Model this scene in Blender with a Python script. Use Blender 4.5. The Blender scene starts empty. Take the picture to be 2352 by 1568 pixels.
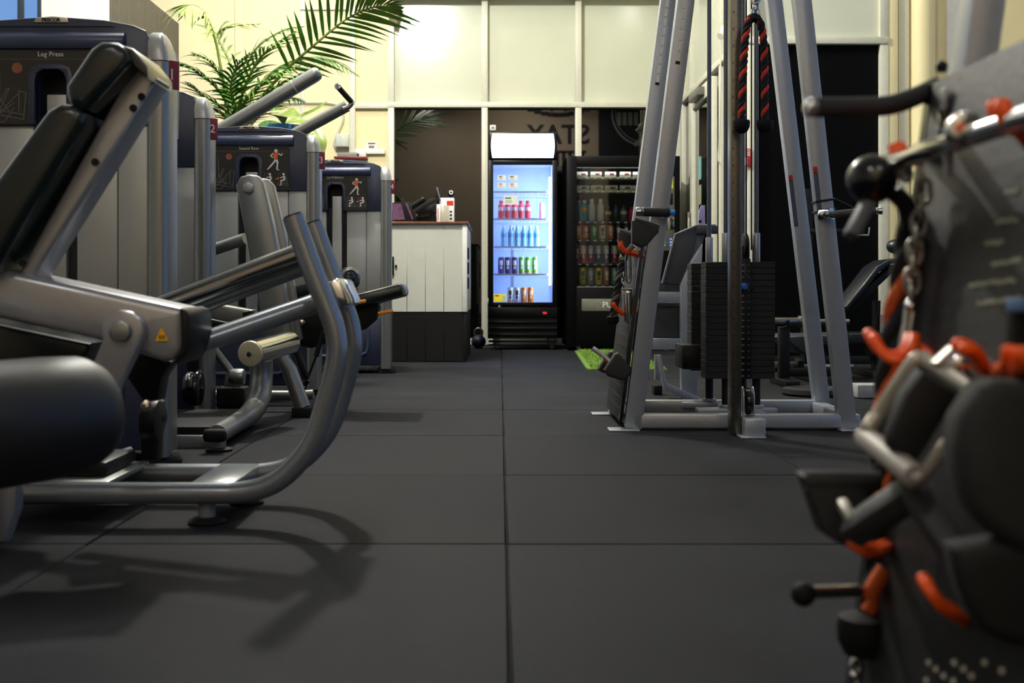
import bpy, bmesh, math, random
from mathutils import Vector, Matrix, Quaternion
random.seed(7)
R = math.radians
PI = math.pi
scene = bpy.context.scene
COL = scene.collection

# ------------------------------------------------------------------ camera
F = 2613.0            # focal length in pixels of the 2352 px wide frame (a 40 mm lens)
VX, VY = 1148.0, 663.0
H = 0.56              # lens height
cam_data = bpy.data.cameras.new('camera')
cam = bpy.data.objects.new('camera', cam_data)
COL.objects.link(cam)
cam.location = (0, 0, H)
cam.rotation_euler = (R(90), 0, 0)
cam_data.sensor_width = 36
cam_data.lens = F / 2352 * 36
cam_data.shift_x = (1176 - VX) / 2352
cam_data.shift_y = -(784 - VY) / 2352
cam_data.clip_start = 0.05
cam_data.dof.use_dof = True
cam_data.dof.focus_distance = 5.2
cam_data.dof.aperture_fstop = 4.6
scene.camera = cam

# ------------------------------------------------------------------ world, lights, exposure
world = bpy.data.worlds.new('dusk'); scene.world = world
world.use_nodes = True
wn = world.node_tree.nodes; wn.clear()
wo = wn.new('ShaderNodeOutputWorld'); wb = wn.new('ShaderNodeBackground')
tc = wn.new('ShaderNodeTexCoord'); gr = wn.new('ShaderNodeSeparateXYZ'); rp = wn.new('ShaderNodeValToRGB')
rp.color_ramp.elements[0].position = 0.0; rp.color_ramp.elements[0].color = (0.17, 0.40, 0.85, 1)
rp.color_ramp.elements[1].position = 0.8; rp.color_ramp.elements[1].color = (0.10, 0.28, 0.75, 1)
wl = world.node_tree.links
wl.new(tc.outputs['Generated'], gr.inputs[0]); wl.new(gr.outputs['Z'], rp.inputs[0])
wl.new(rp.outputs[0], wb.inputs[0]); wb.inputs[1].default_value = .85
wl.new(wb.outputs[0], wo.inputs[0])

def lamp(name, loc, energy, size, color=(1, .93, .80), target=None, kind='AREA', spread=None):
    l = bpy.data.lights.new(name, kind)
    l.energy = energy; l.color = color
    if kind == 'AREA':
        l.shape = 'DISK'; l.size = size
        if spread: l.spread = R(spread)
    else:
        l.shadow_soft_size = size
    o = bpy.data.objects.new(name, l); COL.objects.link(o)
    o.location = loc
    if target is not None:
        d = Vector(target) - Vector(loc)
        o.rotation_euler = d.to_track_quat('-Z', 'Y').to_euler()
    return o

lamp('ceiling_or_fill_lamp', (-1.08, 7.20, 4.35), 690, .10, (1, .97, .90), kind='POINT')
lamp('ceiling_or_fill_lamp', (-2.1, 9.9, 4.6), 40, .25)
lamp('ceiling_or_fill_lamp', (2.0, 6.4, 4.6), 30, .35, (1, .97, .92))  # fill lamp added to brighten the right wall
lamp('ceiling_or_fill_lamp', (-1.2, 4.1, 4.5), 40, .7, (1, .98, .95))
lamp('ceiling_or_fill_lamp', (-1.4, -2.2, 4.6), 52, .5, (.95, .97, 1))
lamp('ceiling_or_fill_lamp', (2.0, -2.2, 4.6), 38, .5, (.95, .97, 1))
lamp('reflection_fill', (.6, -1.3, 4.85), 55, .4, (1, .95, .88), (.6, -3.3, 3.4), spread=110)  # unseen fill, added to brighten the rear wall mirrored in the glass

vs = scene.view_settings
vs.view_transform = 'Standard'; vs.look = 'None'; vs.gamma = 1.0; vs.use_curve_mapping = False
vs.exposure = 0.0

# ------------------------------------------------------------------ helpers
def P(px, py, d):
    return Vector(((px - VX) * d / F, d, H + (VY - py) * d / F))
def S(d): return F / d

def hexc(h):
    h = h.lstrip('#')
    c = [int(h[i:i + 2], 16) / 255 for i in (0, 2, 4)]
    return tuple(x / 12.92 if x <= .04045 else ((x + .055) / 1.055) ** 2.4 for x in c)

MATS = {}
def mat(name, col, rough=.5, metal=0., var=.12, scale=30., bump=0., spec=.5, emit=None, estr=0., coat=0., bscale=None, rvar=0.):
    if name in MATS: return MATS[name]
    m = bpy.data.materials.new(name); m.use_nodes = True
    nt = m.node_tree; n = nt.nodes; b = n['Principled BSDF']
    if isinstance(col, str): col = hexc(col)
    tcn = n.new('ShaderNodeTexCoord')
    nz = n.new('ShaderNodeTexNoise'); nz.inputs['Scale'].default_value = scale
    nz.inputs['Detail'].default_value = 4
    nt.links.new(tcn.outputs['Object'], nz.inputs['Vector'])
    cr = n.new('ShaderNodeValToRGB')
    cr.color_ramp.elements[0].position = .3; cr.color_ramp.elements[1].position = .7
    cr.color_ramp.elements[0].color = tuple(max(0, c * (1 - var)) for c in col) + (1,)
    cr.color_ramp.elements[1].color = tuple(min(1, c * (1 + var)) for c in col) + (1,)
    nt.links.new(nz.outputs['Fac'], cr.inputs[0]); nt.links.new(cr.outputs[0], b.inputs['Base Color'])
    b.inputs['Roughness'].default_value = rough; b.inputs['Metallic'].default_value = metal
    b.inputs['Specular IOR Level'].default_value = spec
    b.inputs['Coat Weight'].default_value = coat
    if rvar:
        mr = n.new('ShaderNodeMapRange'); mr.inputs[3].default_value = rough - rvar; mr.inputs[4].default_value = rough + rvar
        nt.links.new(nz.outputs['Fac'], mr.inputs[0]); nt.links.new(mr.outputs[0], b.inputs['Roughness'])
    if bump:
        n2 = n.new('ShaderNodeTexNoise'); n2.inputs['Scale'].default_value = bscale or scale * 6
        n2.inputs['Detail'].default_value = 3
        nt.links.new(tcn.outputs['Object'], n2.inputs['Vector'])
        bp = n.new('ShaderNodeBump'); bp.inputs['Strength'].default_value = bump; bp.inputs['Distance'].default_value = .002
        nt.links.new(n2.outputs['Fac'], bp.inputs['Height']); nt.links.new(bp.outputs[0], b.inputs['Normal'])
    if emit is not None:
        b.inputs['Emission Color'].default_value = (hexc(emit) if isinstance(emit, str) else emit) + (1,)
        b.inputs['Emission Strength'].default_value = estr
    MATS[name] = m
    return m

def glass_mat(name, tint=(1, 1, 1), refl=.06):
    if name in MATS: return MATS[name]
    m = bpy.data.materials.new(name); m.use_nodes = True
    nt = m.node_tree; n = nt.nodes; n.clear()
    out = n.new('ShaderNodeOutputMaterial'); mx = n.new('ShaderNodeMixShader')
    tr = n.new('ShaderNodeBsdfTransparent'); gl = n.new('ShaderNodeBsdfGlossy')
    fr = n.new('ShaderNodeFresnel'); fr.inputs['IOR'].default_value = 1.5
    nz = n.new('ShaderNodeTexNoise'); nz.inputs['Scale'].default_value = 3
    mr = n.new('ShaderNodeMapRange'); mr.inputs[3].default_value = .01; mr.inputs[4].default_value = .03
    nt.links.new(nz.outputs['Fac'], mr.inputs[0]); nt.links.new(mr.outputs[0], gl.inputs['Roughness'])
    tr.inputs[0].default_value = tint + (1,)
    nt.links.new(fr.outputs[0], mx.inputs[0]); nt.links.new(tr.outputs[0], mx.inputs[1]); nt.links.new(gl.outputs[0], mx.inputs[2])
    nt.links.new(mx.outputs[0], out.inputs[0])
    MATS[name] = m
    return m

class MB:
    """collects shapes in one bmesh; build() links them as one mesh object"""
    def __init__(s): s.bm = bmesh.new()
    def box(s, c, size, bevel=0., rot=None, seg=2):
        r = bmesh.ops.create_cube(s.bm, size=1.0)
        vs_ = r['verts']
        bmesh.ops.scale(s.bm, vec=Vector(size), verts=vs_)
        if bevel > 0:
            es = list({e for v in vs_ for e in v.link_edges})
            rr = bmesh.ops.bevel(s.bm, geom=es, offset=min(bevel, min(size) * .49), segments=seg, profile=.5, affect='EDGES', clamp_overlap=True)
            vs_ = list({v for f in rr['faces'] for v in f.verts} | {v for v in vs_ if v.is_valid})
        M = Matrix.Translation(Vector(c))
        if rot is not None:
            M = M @ (rot.to_matrix().to_4x4() if isinstance(rot, Quaternion) else (rot if isinstance(rot, Matrix) else Matrix.Rotation(rot[1], 4, rot[0])))
        bmesh.ops.transform(s.bm, matrix=M, verts=vs_)
        return s
    def span(s, a, b, bevel=0., seg=2):
        a = Vector(a); b = Vector(b)
        return s.box((a + b) / 2, [max(1e-4, abs(b[i] - a[i])) for i in range(3)], bevel, None, seg)
    def beam(s, p, q, w, h, bevel=0., up=(0, 1, 0)):
        """rectangular bar p->q, w along up, h across"""
        p = Vector(p); q = Vector(q); z = (q - p); L = z.length; z.normalize()
        y = Vector(up) - z * z.dot(Vector(up)); y.normalize(); x = y.cross(z)
        M = Matrix((x, y, z)).transposed().to_4x4()
        return s.box((p + q) / 2, (h, w, L), bevel, M)
    def prism(s, pts, vec, bevel=0., seg=2):
        vec = Vector(vec)
        bot = [s.bm.verts.new(Vector(p)) for p in pts]
        top = [s.bm.verts.new(Vector(p) + vec) for p in pts]
        n = len(pts); fs = []
        fs.append(s.bm.faces.new(bot)); fs.append(s.bm.faces.new(top[::-1]))
        for i in range(n):
            fs.append(s.bm.faces.new((bot[i], top[i], top[(i + 1) % n], bot[(i + 1) % n])))
        bmesh.ops.recalc_face_normals(s.bm, faces=fs)
        if bevel > 0:
            es = list({e for f in fs[:2] for e in f.edges})
            bmesh.ops.bevel(s.bm, geom=es, offset=bevel, segments=seg, profile=.5, affect='EDGES', clamp_overlap=True)
        return s
    def loft(s, rings, closed_caps=True, loop=False):
        vr = [[s.bm.verts.new(Vector(p)) for p in r] for r in rings]
        n = len(vr[0]); fs = []
        m = len(vr)
        for i in range(m if loop else m - 1):
            a = vr[i]; b = vr[(i + 1) % m]
            for j in range(n):
                fs.append(s.bm.faces.new((a[j], a[(j + 1) % n], b[(j + 1) % n], b[j])))
        if closed_caps and not loop:
            fs.append(s.bm.faces.new(vr[0][::-1])); fs.append(s.bm.faces.new(vr[-1]))
        bmesh.ops.recalc_face_normals(s.bm, faces=fs)
        return s
    def tube(s, pts, r, seg=12, sub=0, closed=False, flat=1.0, up=None):
        pts = [Vector(p) for p in pts]
        rs = list(r) if isinstance(r, (list, tuple)) else [r] * len(pts)
        if sub: pts, rs = smooth_path(pts, rs, sub, closed)
        n = len(pts); rings = []
        ref = None
        for i, p in enumerate(pts):
            if closed: t = pts[(i + 1) % n] - pts[i - 1]
            else: t = pts[min(i + 1, n - 1)] - pts[max(i - 1, 0)]
            if t.length < 1e-9: t = Vector((0, 0, 1))
            t.normalize()
            if ref is None:
                ref = Vector(up) if up is not None else (Vector((0, 0, 1)) if abs(t.z) < .9 else Vector((0, 1, 0)))
            ref = ref - t * ref.dot(t)
            if ref.length < 1e-6: ref = t.orthogonal()
            ref.normalize(); b = t.cross(ref)
            rings.append([p + (ref * math.cos(2 * PI * k / seg) * flat + b * math.sin(2 * PI * k / seg)) * rs[i] for k in range(seg)])
        return s.loft(rings, True, closed)
    def cyl(s, p, q, r, seg=20, r2=None, bevel=0.):
        p = Vector(p); q = Vector(q); r2 = r if r2 is None else r2
        if bevel <= 0: return s.tube([p, q], [r, r2], seg)
        d = (q - p).normalized() * bevel
        k = .29 * bevel
        return s.tube([p, p + d * .29, p + d, q - d, q - d * .29, q], [r - bevel, r - k, r, r2, r2 - k, r2 - bevel], seg)
    def lathe(s, prof, seg=20, c=(0, 0, 0), M=None):
        c = Vector(c); rings = []
        for (r, z) in prof:
            ring = []
            for k in range(seg):
                v = Vector((max(r, 1e-4) * math.cos(2 * PI * k / seg), max(r, 1e-4) * math.sin(2 * PI * k / seg), z))
                ring.append((M @ v if M is not None else v) + c)
            rings.append(ring)
        return s.loft(rings)
    def ball(s, c, r, seg=20, rings=12, sc=(1, 1, 1)):
        rr = bmesh.ops.create_uvsphere(s.bm, u_segments=seg, v_segments=rings, radius=r)
        bmesh.ops.scale(s.bm, vec=Vector(sc), verts=rr['verts'])
        bmesh.ops.translate(s.bm, vec=Vector(c), verts=rr['verts'])
        return s
    def poly(s, pts):
        s.bm.faces.new([s.bm.verts.new(Vector(p)) for p in pts]); return s
    def build(s, name, m, parent=None, smooth=True, angle=40, **props):
        me = bpy.data.meshes.new(name)
        if parent is not None:
            off = root_of(parent).location
            if off.length > 0: bmesh.ops.translate(s.bm, vec=-off, verts=s.bm.verts)
        s.bm.to_mesh(me); s.bm.free()
        if smooth:
            for p in me.polygons: p.use_smooth = True
            try: me.set_sharp_from_angle(angle=R(angle))
            except Exception: pass
        o = bpy.data.objects.new(name, me); COL.objects.link(o)
        if m is not None: me.materials.append(m)
        if parent is not None: o.parent = parent
        for k, v in props.items(): o[k] = v
        return o

def root_of(o):
    while o.parent: o = o.parent
    return o

def smooth_path(pts, rs, sub, closed=False):
    n = len(pts); op = []; orr = []
    rng = n if closed else n - 1
    for i in range(rng):
        p1 = pts[i]; p2 = pts[(i + 1) % n]
        p0 = pts[i - 1] if (i > 0 or closed) else p1 * 2 - p2
        p3 = pts[(i + 2) % n] if (i + 2 < n or closed) else p2 * 2 - p1
        for k in range(sub):
            t = k / sub
            op.append(.5 * ((2 * p1) + (-p0 + p2) * t + (2 * p0 - 5 * p1 + 4 * p2 - p3) * t * t + (-p0 + 3 * p1 - 3 * p2 + p3) * t ** 3))
            orr.append(rs[i] * (1 - t) + rs[(i + 1) % n] * t)
    if not closed: op.append(pts[-1]); orr.append(rs[-1])
    return op, orr

def thing(name, label, cat, loc=(0, 0, 0), group=None):
    o = bpy.data.objects.new(name, None); COL.objects.link(o)
    o.empty_display_size = .1
    o.location = loc; o['label'] = label; o['category'] = cat
    if group: o['group'] = group
    return o
def tag(o, label, cat, group=None):
    o['label'] = label; o['category'] = cat
    if group: o['group'] = group
    return o
def struct(name, loc=(0, 0, 0)):
    o = bpy.data.objects.new(name, None); COL.objects.link(o); o.location = loc
    o['kind'] = 'structure'; return o

def text(s, size, loc, m, parent, rot=(R(90), 0, 0), name='lettering', align='CENTER', ext=.0006, mirror=False, bold=0.):
    cu = bpy.data.curves.new('t', 'FONT'); cu.body = s; cu.size = size; cu.align_x = align; cu.align_y = 'CENTER'
    cu.extrude = ext; cu.offset = bold; cu.resolution_u = 3
    o = bpy.data.objects.new('t', cu); COL.objects.link(o)
    dg = bpy.context.evaluated_depsgraph_get(); dg.update()
    me = bpy.data.meshes.new_from_object(o.evaluated_get(dg))
    bpy.data.objects.remove(o); bpy.data.curves.remove(cu)
    from mathutils import Euler
    M = Matrix.Translation(Vector(loc) - (root_of(parent).location if parent else Vector())) @ Euler(rot).to_matrix().to_4x4()
    me.transform(M); me.materials.clear(); me.materials.append(m)
    q = bpy.data.objects.new(name, me); COL.objects.link(q)
    if parent: q.parent = parent
    return q

def copy_tree(o, parent=None):
    c = o.copy(); COL.objects.link(c); c.parent = parent
    for ch in list(o.children): copy_tree(ch, c)
    return c

# ------------------------------------------------------------------ materials
SILVER = mat('silver_paint', '#8a8c8a', .34, .75, .05, 200, .05, rvar=.04)
SILVER2 = mat('silver_panel', '#a6a8a4', .46, .5, .06, 300, .05)
STEEL = mat('grey_enamel', '#9a9b9e', .28, .5, .04, 60, .03)
TUBE = mat('graphite_tube', '#868b90', .25, .55, .06, 120, .03)
CHROME = mat('chrome', '#c9cacb', .13, 1., .03, 40)
DCHROME = mat('dark_chrome', '#8a8a8c', .16, 1., .05, 40)
STAIN = mat('brushed_steel', '#6b675f', .32, .9, .15, 90, .05)
NAVY = mat('navy_plastic', '#2a3146', .38, 0, .08, 60, .05)
NAVYL = mat('navy_light_plastic', '#39425c', .33, 0, .08, 60, .05)
BLACK = mat('black_plastic', '#101010', .45, 0, .15, 60, .06, spec=.25)
BLACKG = mat('gloss_black', '#0b0c0e', .18, 0, .15, 30)
VINYL = mat('black_vinyl', '#131d1c', .24, 0, .12, 40, .12, bscale=500)
RUBBER = mat('black_rubber', '#131313', .7, 0, .2, 80, .2, spec=.2)
PLATE = mat('weight_plate', '#1f1f1f', .55, 0, .2, 70, .25, spec=.25)
ORANGE = mat('orange_vinyl', '#ff5a0c', .4, 0, .08, 40)
AMBER = mat('amber_plastic', '#e08a10', .4, 0, .08, 40)
CREAM = mat('cream_wall', '#e6d9a8', .6, 0, .03, 3, .08, bscale=90)
TANW = mat('tan_wall', '#cdb694', .6, 0, .03, 3)
GREYW = mat('grey_wall', '#b9bbbd', .6, 0, .03, 3)
CREAMW = mat('spandrel_panel', '#cacdb8', .15, 0, .03, 2, .03, bscale=40)
FRAME = mat('frame_enamel', '#cfcebb', .42, 0, .04, 30, .03)
WHITE = mat('white_paint', '#e6e6de', .5, 0, .04, 20, .04)
BFILM = mat('black_film', '#040404', .5, 0, .2, 3, spec=.08)
DGLASS = mat('dark_glass', '#050505', .015, 0, .3, 2, 0, spec=.75)
PRINTW = mat('print_white', '#dedcd2', .6, 0, .05, 30)
PRINTG = mat('print_grey', '#6f6c66', .6, 0, .05, 30)
PRINTO = mat('print_orange', '#e0602a', .6, 0, .08, 30)
PLAC = mat('placard_black', '#1f1c19', .42, 0, .15, 50)
RED = mat('red_sign', '#c9281c', .45, 0, .06, 30)
MAROON = mat('maroon_sign', '#7d1a22', .4, 0, .08, 30)
# ------------------------------------------------------------------ floor
def floor_mat():
    m = bpy.data.materials.new('rubber_floor'); m.use_nodes = True
    nt = m.node_tree; n = nt.nodes; b = n['Principled BSDF']; L = nt.links.new
    tcn = n.new('ShaderNodeTexCoord'); oi = n.new('ShaderNodeObjectInfo')
    g = n.new('ShaderNodeNewGeometry')
    big = n.new('ShaderNodeTexNoise'); big.inputs['Scale'].default_value = 2.2; big.inputs['Detail'].default_value = 6; big.inputs['Roughness'].default_value = .65
    L(g.outputs['Position'], big.inputs['Vector'])
    fine = n.new('ShaderNodeTexNoise'); fine.inputs['Scale'].default_value = 260; fine.inputs['Detail'].default_value = 2
    L(g.outputs['Position'], fine.inputs['Vector'])
    spk = n.new('ShaderNodeTexVoronoi'); spk.inputs['Scale'].default_value = 26
    L(g.outputs['Position'], spk.inputs['Vector'])
    r1 = n.new('ShaderNodeValToRGB')
    r1.color_ramp.elements[0].position = .32; r1.color_ramp.elements[0].color = (.0105, .011, .0135, 1)
    r1.color_ramp.elements[1].position = .75; r1.color_ramp.elements[1].color = (.0235, .024, .028, 1)
    L(big.outputs['Fac'], r1.inputs[0])
    r2 = n.new('ShaderNodeMapRange'); r2.inputs[1].default_value = .35; r2.inputs[2].default_value = .7; r2.inputs[3].default_value = .7; r2.inputs[4].default_value = 1.35
    L(fine.outputs['Fac'], r2.inputs[0])
    mx = n.new('ShaderNodeMix'); mx.data_type = 'RGBA'; mx.blend_type = 'MULTIPLY'; mx.inputs[0].default_value = 1
    L(r1.outputs[0], mx.inputs[6]); L(r2.outputs[0], mx.inputs[7])
    r3 = n.new('ShaderNodeMapRange'); r3.inputs[3].default_value = .85; r3.inputs[4].default_value = 1.15
    L(oi.outputs['Random'], r3.inputs[0])
    mx2 = n.new('ShaderNodeMix'); mx2.data_type = 'RGBA'; mx2.blend_type = 'MULTIPLY'; mx2.inputs[0].default_value = 1
    L(mx.outputs[2], mx2.inputs[6]); L(r3.outputs[0], mx2.inputs[7])
    r4 = n.new('ShaderNodeMapRange'); r4.inputs[1].default_value = .035; r4.inputs[2].default_value = .02; r4.inputs[3].default_value = 0; r4.inputs[4].default_value = .35
    L(spk.outputs['Distance'], r4.inputs[0])
    mx3 = n.new('ShaderNodeMix'); mx3.data_type = 'RGBA'; mx3.inputs[7].default_value = (.12, .115, .10, 1)
    L(r4.outputs[0], mx3.inputs[0]); L(mx2.outputs[2], mx3.inputs[6])
    L(mx3.outputs[2], b.inputs['Base Color'])
    mr = n.new('ShaderNodeMapRange'); mr.inputs[3].default_value = .58; mr.inputs[4].default_value = .80
    L(big.outputs['Fac'], mr.inputs[0]); L(mr.outputs[0], b.inputs['Roughness'])
    b.inputs['Specular IOR Level'].default_value = .06
    bp = n.new('ShaderNodeBump'); bp.inputs['Strength'].default_value = .35; bp.inputs['Distance'].default_value = .002
    L(fine.outputs['Fac'], bp.inputs['Height']); L(bp.outputs[0], b.inputs['Normal'])
    return m
FLOORM = floor_mat()
XL, XR, YB, YF, ZC = -4.5, 4.5, -3.3, 11.5, 5.0
fl = struct('floor')
MB().span((XL - .1, YB - .1, -.12), (XR + .1, YF + .2, -.011)).build('underlay', mat('underlay', '#0a0a0a', .9), fl)
TS_X, TS_Y = .92, .925
tile_mesh = None
for k in range(0, 12):
    y0 = -.275 + .925 * k
    for j in range(-5, 5):
        x0 = .015 + .92 * j
        if abs(x0 + .46) > .3 + .46 * (y0 + 1.4): continue
        if tile_mesh is None:
            t = MB().box((0, 0, -.0055), (.9165, .9215, .011), .003, None, 1).build('rubber_tile', FLOORM, None); tile_mesh = t.data
        else:
            t = bpy.data.objects.new('rubber_tile', tile_mesh); COL.objects.link(t)
        t.parent = fl
        dz = random.uniform(-.0008, .0002)
        t.location = (x0 + .46, y0 + .4625, dz); t.rotation_euler = (random.uniform(-.0006, .0006), random.uniform(-.0006, .0006), random.uniform(-.0015, .0015))
# tiles towards and behind the camera and at the sides as one plain field
MB().span((XL, YB, -.009), (XR, -.3, -.003)).build('rubber_field', FLOORM, fl)

# ------------------------------------------------------------------ shell
w = struct('wall_back')
MB().span((XL, YF, -.1), (-1.46, YF + .12, ZC)).build('plaster', CREAM, w)
MB().span((-1.46, YF + .01, -.1), (-1.122, YF + .12, ZC)).build('plaster_bay', CREAM, w)
def bx(px): return (px - VX) * YF / F
def bz(py): return H + (VY - py) * YF / F
for i, (p0, p1, pr) in enumerate(((541, 560, .03), (690, 700, .012), (803, 817, .05))):
    t = struct('trim_%d' % (i + 1))
    MB().span((bx(p0), YF - pr, 0), (bx(p1), YF + .005, ZC), .004).build('batten', FRAME if i != 0 else CREAM, t)
t = struct('trim_4')
MB().span((bx(817), YF - .045, bz(250)), (bx(893), YF + .011, bz(238)), .004).build('rail', FRAME, t)
t = struct('trim_5')
MB().span((bx(690), YF - .03, bz(24)), (bx(893), YF + .011, bz(17)), .003).build('rail', FRAME, t)
t = struct('trim_6')
MB().span((bx(805), YF - .04, bz(354)), (bx(885), YF + .011, bz(343)), .004).build('trunking', WHITE, t)

def window_wall(name, O, U, N, u0, u1, mull, z_t0=2.378, z_t1=2.43, ztop=3.485, low_mat=None, up_mat=None, mw=.062, md=.055, skip_panes=()):
    """glazed screen: mullions at mull (along U from O), transom, dark panes below, opaque panels above"""
    O = Vector(O); U = Vector(U); N = Vector(N)     # N points into the room
    wroot = struct(name)
    def part(nm, a, b, z0, z1, d0, d1, m, bev=.003):
        c = O + U * ((a + b) / 2) + N * ((d0 + d1) / 2) + Vector((0, 0, (z0 + z1) / 2))
        sx = abs(U.x) * (b - a) + abs(N.x) * (d1 - d0); sy = abs(U.y) * (b - a) + abs(N.y) * (d1 - d0)
        return MB().box(c, (sx, sy, z1 - z0), bev).build(nm, m, wroot)
    for mm in mull:
        part('mullion', mm - mw / 2, mm + mw / 2, 0, z_t0, 0, md, FRAME)
        part('mullion', mm - mw / 2, mm + mw / 2, z_t1, ztop, 0, md, FRAME)
    part('transom', u0, u1, z_t0, z_t1, 0, md + .008, FRAME)
    part('head', u0, u1, ztop, ztop + .09, 0, md * 3.2, FRAME)
    part('sill', u0, u1, 0, .06, 0, md - .01, BLACK if low_mat else FRAME)
    ms = sorted(mull)
    for a, b in zip(ms[:-1], ms[1:]):
        part('pane', a + mw / 2 - .004, b - mw / 2 + .004, .05, z_t0 + .01, .004, .012, low_mat or DGLASS, 0)
        part('panel', a + mw / 2 - .004, b - mw / 2 + .004, z_t1 - .01, ztop + .01, .002, .012, up_mat or CREAMW, 0)
    part('backing', u0, u1, 0, ZC, -.1, 0, mat('outside_dark', '#020202', .9), 0)
    part('bulkhead', u0, u1, ztop + .08, ZC, 0, .1, CREAM, 0)
    return wroot
window_wall('window_1', (0, YF, 0), (1, 0, 0), (0, -1, 0), -1.122, 1.84, [-1.091, -.152, .788, 1.80], md=.10)
window_wall('window_2', (1.84, YF, 0), (0, -1, 0), (-1, 0, 0), 0, 3.0, [.03, .30, .78, 1.75, 2.25, 2.62, 2.95], mw=.07)
window_wall('window_3', (0, 8.5, 0), (1, 0, 0), (0, -1, 0), 1.84, 2.885, [1.875, 2.855], low_mat=BFILM)
# cream pilasters right of window_3
w = struct('wall_right_bay')
w.name = 'wall_right_return'
MB().span((2.885, 8.5, -.1), (XR, 8.62, ZC)).build('plaster', CREAM, w)
for i, (a, b, pr, m) in enumerate(((2.885, 2.96, .05, CREAM), (2.97, 3.05, .03, FRAME), (3.06, 3.23, .09, CREAM), (3.33, 3.55, .03, WHITE))):
    t = struct('trim_%d' % (i + 7))
    if i == 2: MB().cyl((3.145, 8.45, 0), (3.145, 8.45, ZC), .085, 24).build('pillar', m, t)
    else: MB().span((a, 8.5 - pr, 0), (b, 8.505, ZC), .006).build('batten', m, t)

# left side: slatted brown partition, white end panel, high window with dusk sky
wl_ = struct('wall_left_partition')
SLAT = mat('brown_slats', '#3b3629', .6, 0, .12, 20, .1)
MB().span((-3.05, 8.32, -.1), (-2.925, 10.3, 2.96)).build('core', mat('brown_core', '#2c281f', .7), wl_)
ns = 46
for k in range(ns):
    y = 8.34 + k * (1.95 / ns)
    MB().span((-2.93, y, 0), (-2.9, y + 1.95 / ns * .8, 2.955), .002, 1).build('slat', SLAT, wl_)
w = struct('wall_left_front')
MB().span((-3.345, 8.3, -.1), (-2.884, 8.4, ZC)).build('panel', WHITE, w)
MB().span((XL - .1, 8.3, -.1), (-3.345, 8.4, 2.40)).build('panel_low', WHITE, w)
MB().span((XL - .1, 8.3, 3.4), (-3.345, 8.4, ZC)).build('panel_high', WHITE, w)
wd = struct('window_4')
for x in (-3.36, -3.505, -3.9, -4.3):
    MB().span((x - .012, 8.29, 2.4), (x + .012, 8.36, 3.4), .003).build('mullion', mat('dark_frame', '#26303c', .4), wd)
MB().span((XL, 8.33, 2.4), (-3.345, 8.336, 3.4)).build('pane', glass_mat('window_glass'), wd)
w = struct('wall_left')
MB().span((XL - .12, YB, -.1), (XL, 8.3, ZC)).build('plaster', GREYW, w)
w = struct('wall_right')
# right wall with a tall unseen opening, added to let in cool sky fill
for a, b, z0, z1 in ((YB, .2, -.1, ZC), (6.2, 8.6, -.1, ZC), (.2, 6.2, -.1, .3), (.2, 6.2, 3.8, ZC)):
    MB().span((XR, a, z0), (XR + .12, b, z1)).build('plaster', GREYW, w)
wd = struct('sky_fill_opening')
for y in (.23, 1.4, 2.6, 3.8, 5.0, 6.17):
    MB().span((XR + .01, y - .03, .3), (XR + .09, y + .03, 3.8), .004).build('mullion', FRAME, wd)
w = struct('wall_front')
MB().span((XL, YB - .12, -.1), (XR, YB, ZC)).build('plaster', TANW, w)
DARKW = mat('charcoal_wall', '#15161a', .6, 0, .1, 5)
MB().span((2.28, YB, 0), (XR, YB + .02, ZC), .0).build('dark_panel', DARKW, w)
# painted lettering on the wall behind the camera; the dark glass shows it mirrored
INK = mat('wall_ink', '#14161f', .6, 0, .1, 12)
RZ = (R(90), 0, R(180))
text('STAY', .62, (1.36, YB + .006, 4.10), INK, w, RZ, bold=.012)
bn = MB()
for k in range(9):
    x = .72 + k * .16; zc = 4.52 + ((k - 4) ** 2) * .008
    bn.box((x, YB + .004, zc + .05), (.17, .006, .10), 0, ('Y', 0))
    if k % 2: bn.box((x, YB + .004, zc + .28), (.07, .006, .30))
bn.build('banner_print', INK, w)
bn = MB(); bn.box((1.62, YB + .004, 3.72), (.75, .006, .06))
for k in range(5): bn.box((1.33 + k * .145, YB + .004, 3.50), (.075, .006, .42))
bn.build('bar_print', INK, w)
cx_, cz_ = 3.35, 4.62
rg = MB()
rg.tube([(cx_ + .76 * math.cos(a * PI / 20), YB + .03, cz_ + .76 * math.sin(a * PI / 20)) for a in range(40)], .022, 8, closed=True)
rg.tube([(cx_ + .68 * math.cos(a * PI / 20), YB + .03, cz_ + .68 * math.sin(a * PI / 20)) for a in range(40)], .01, 8, closed=True)
rg.build('ring_emblem', FRAME, w)
rg = MB()
for k in range(4): rg.box((cx_ - .6 + k * .13, YB + .03, cz_ - .14), (.09, .02, .30))
rg.beam((cx_ - .25, YB + .03, cz_ - .75), (cx_ + .25, YB + .03, cz_ - .35), .02, .09)
rg.build('emblem_bars', FRAME, w)
c = struct('ceiling')
MB().span((XL, YB, ZC), (XR, YF + .1, ZC + .1)).build('plaster', WHITE, c)

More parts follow.
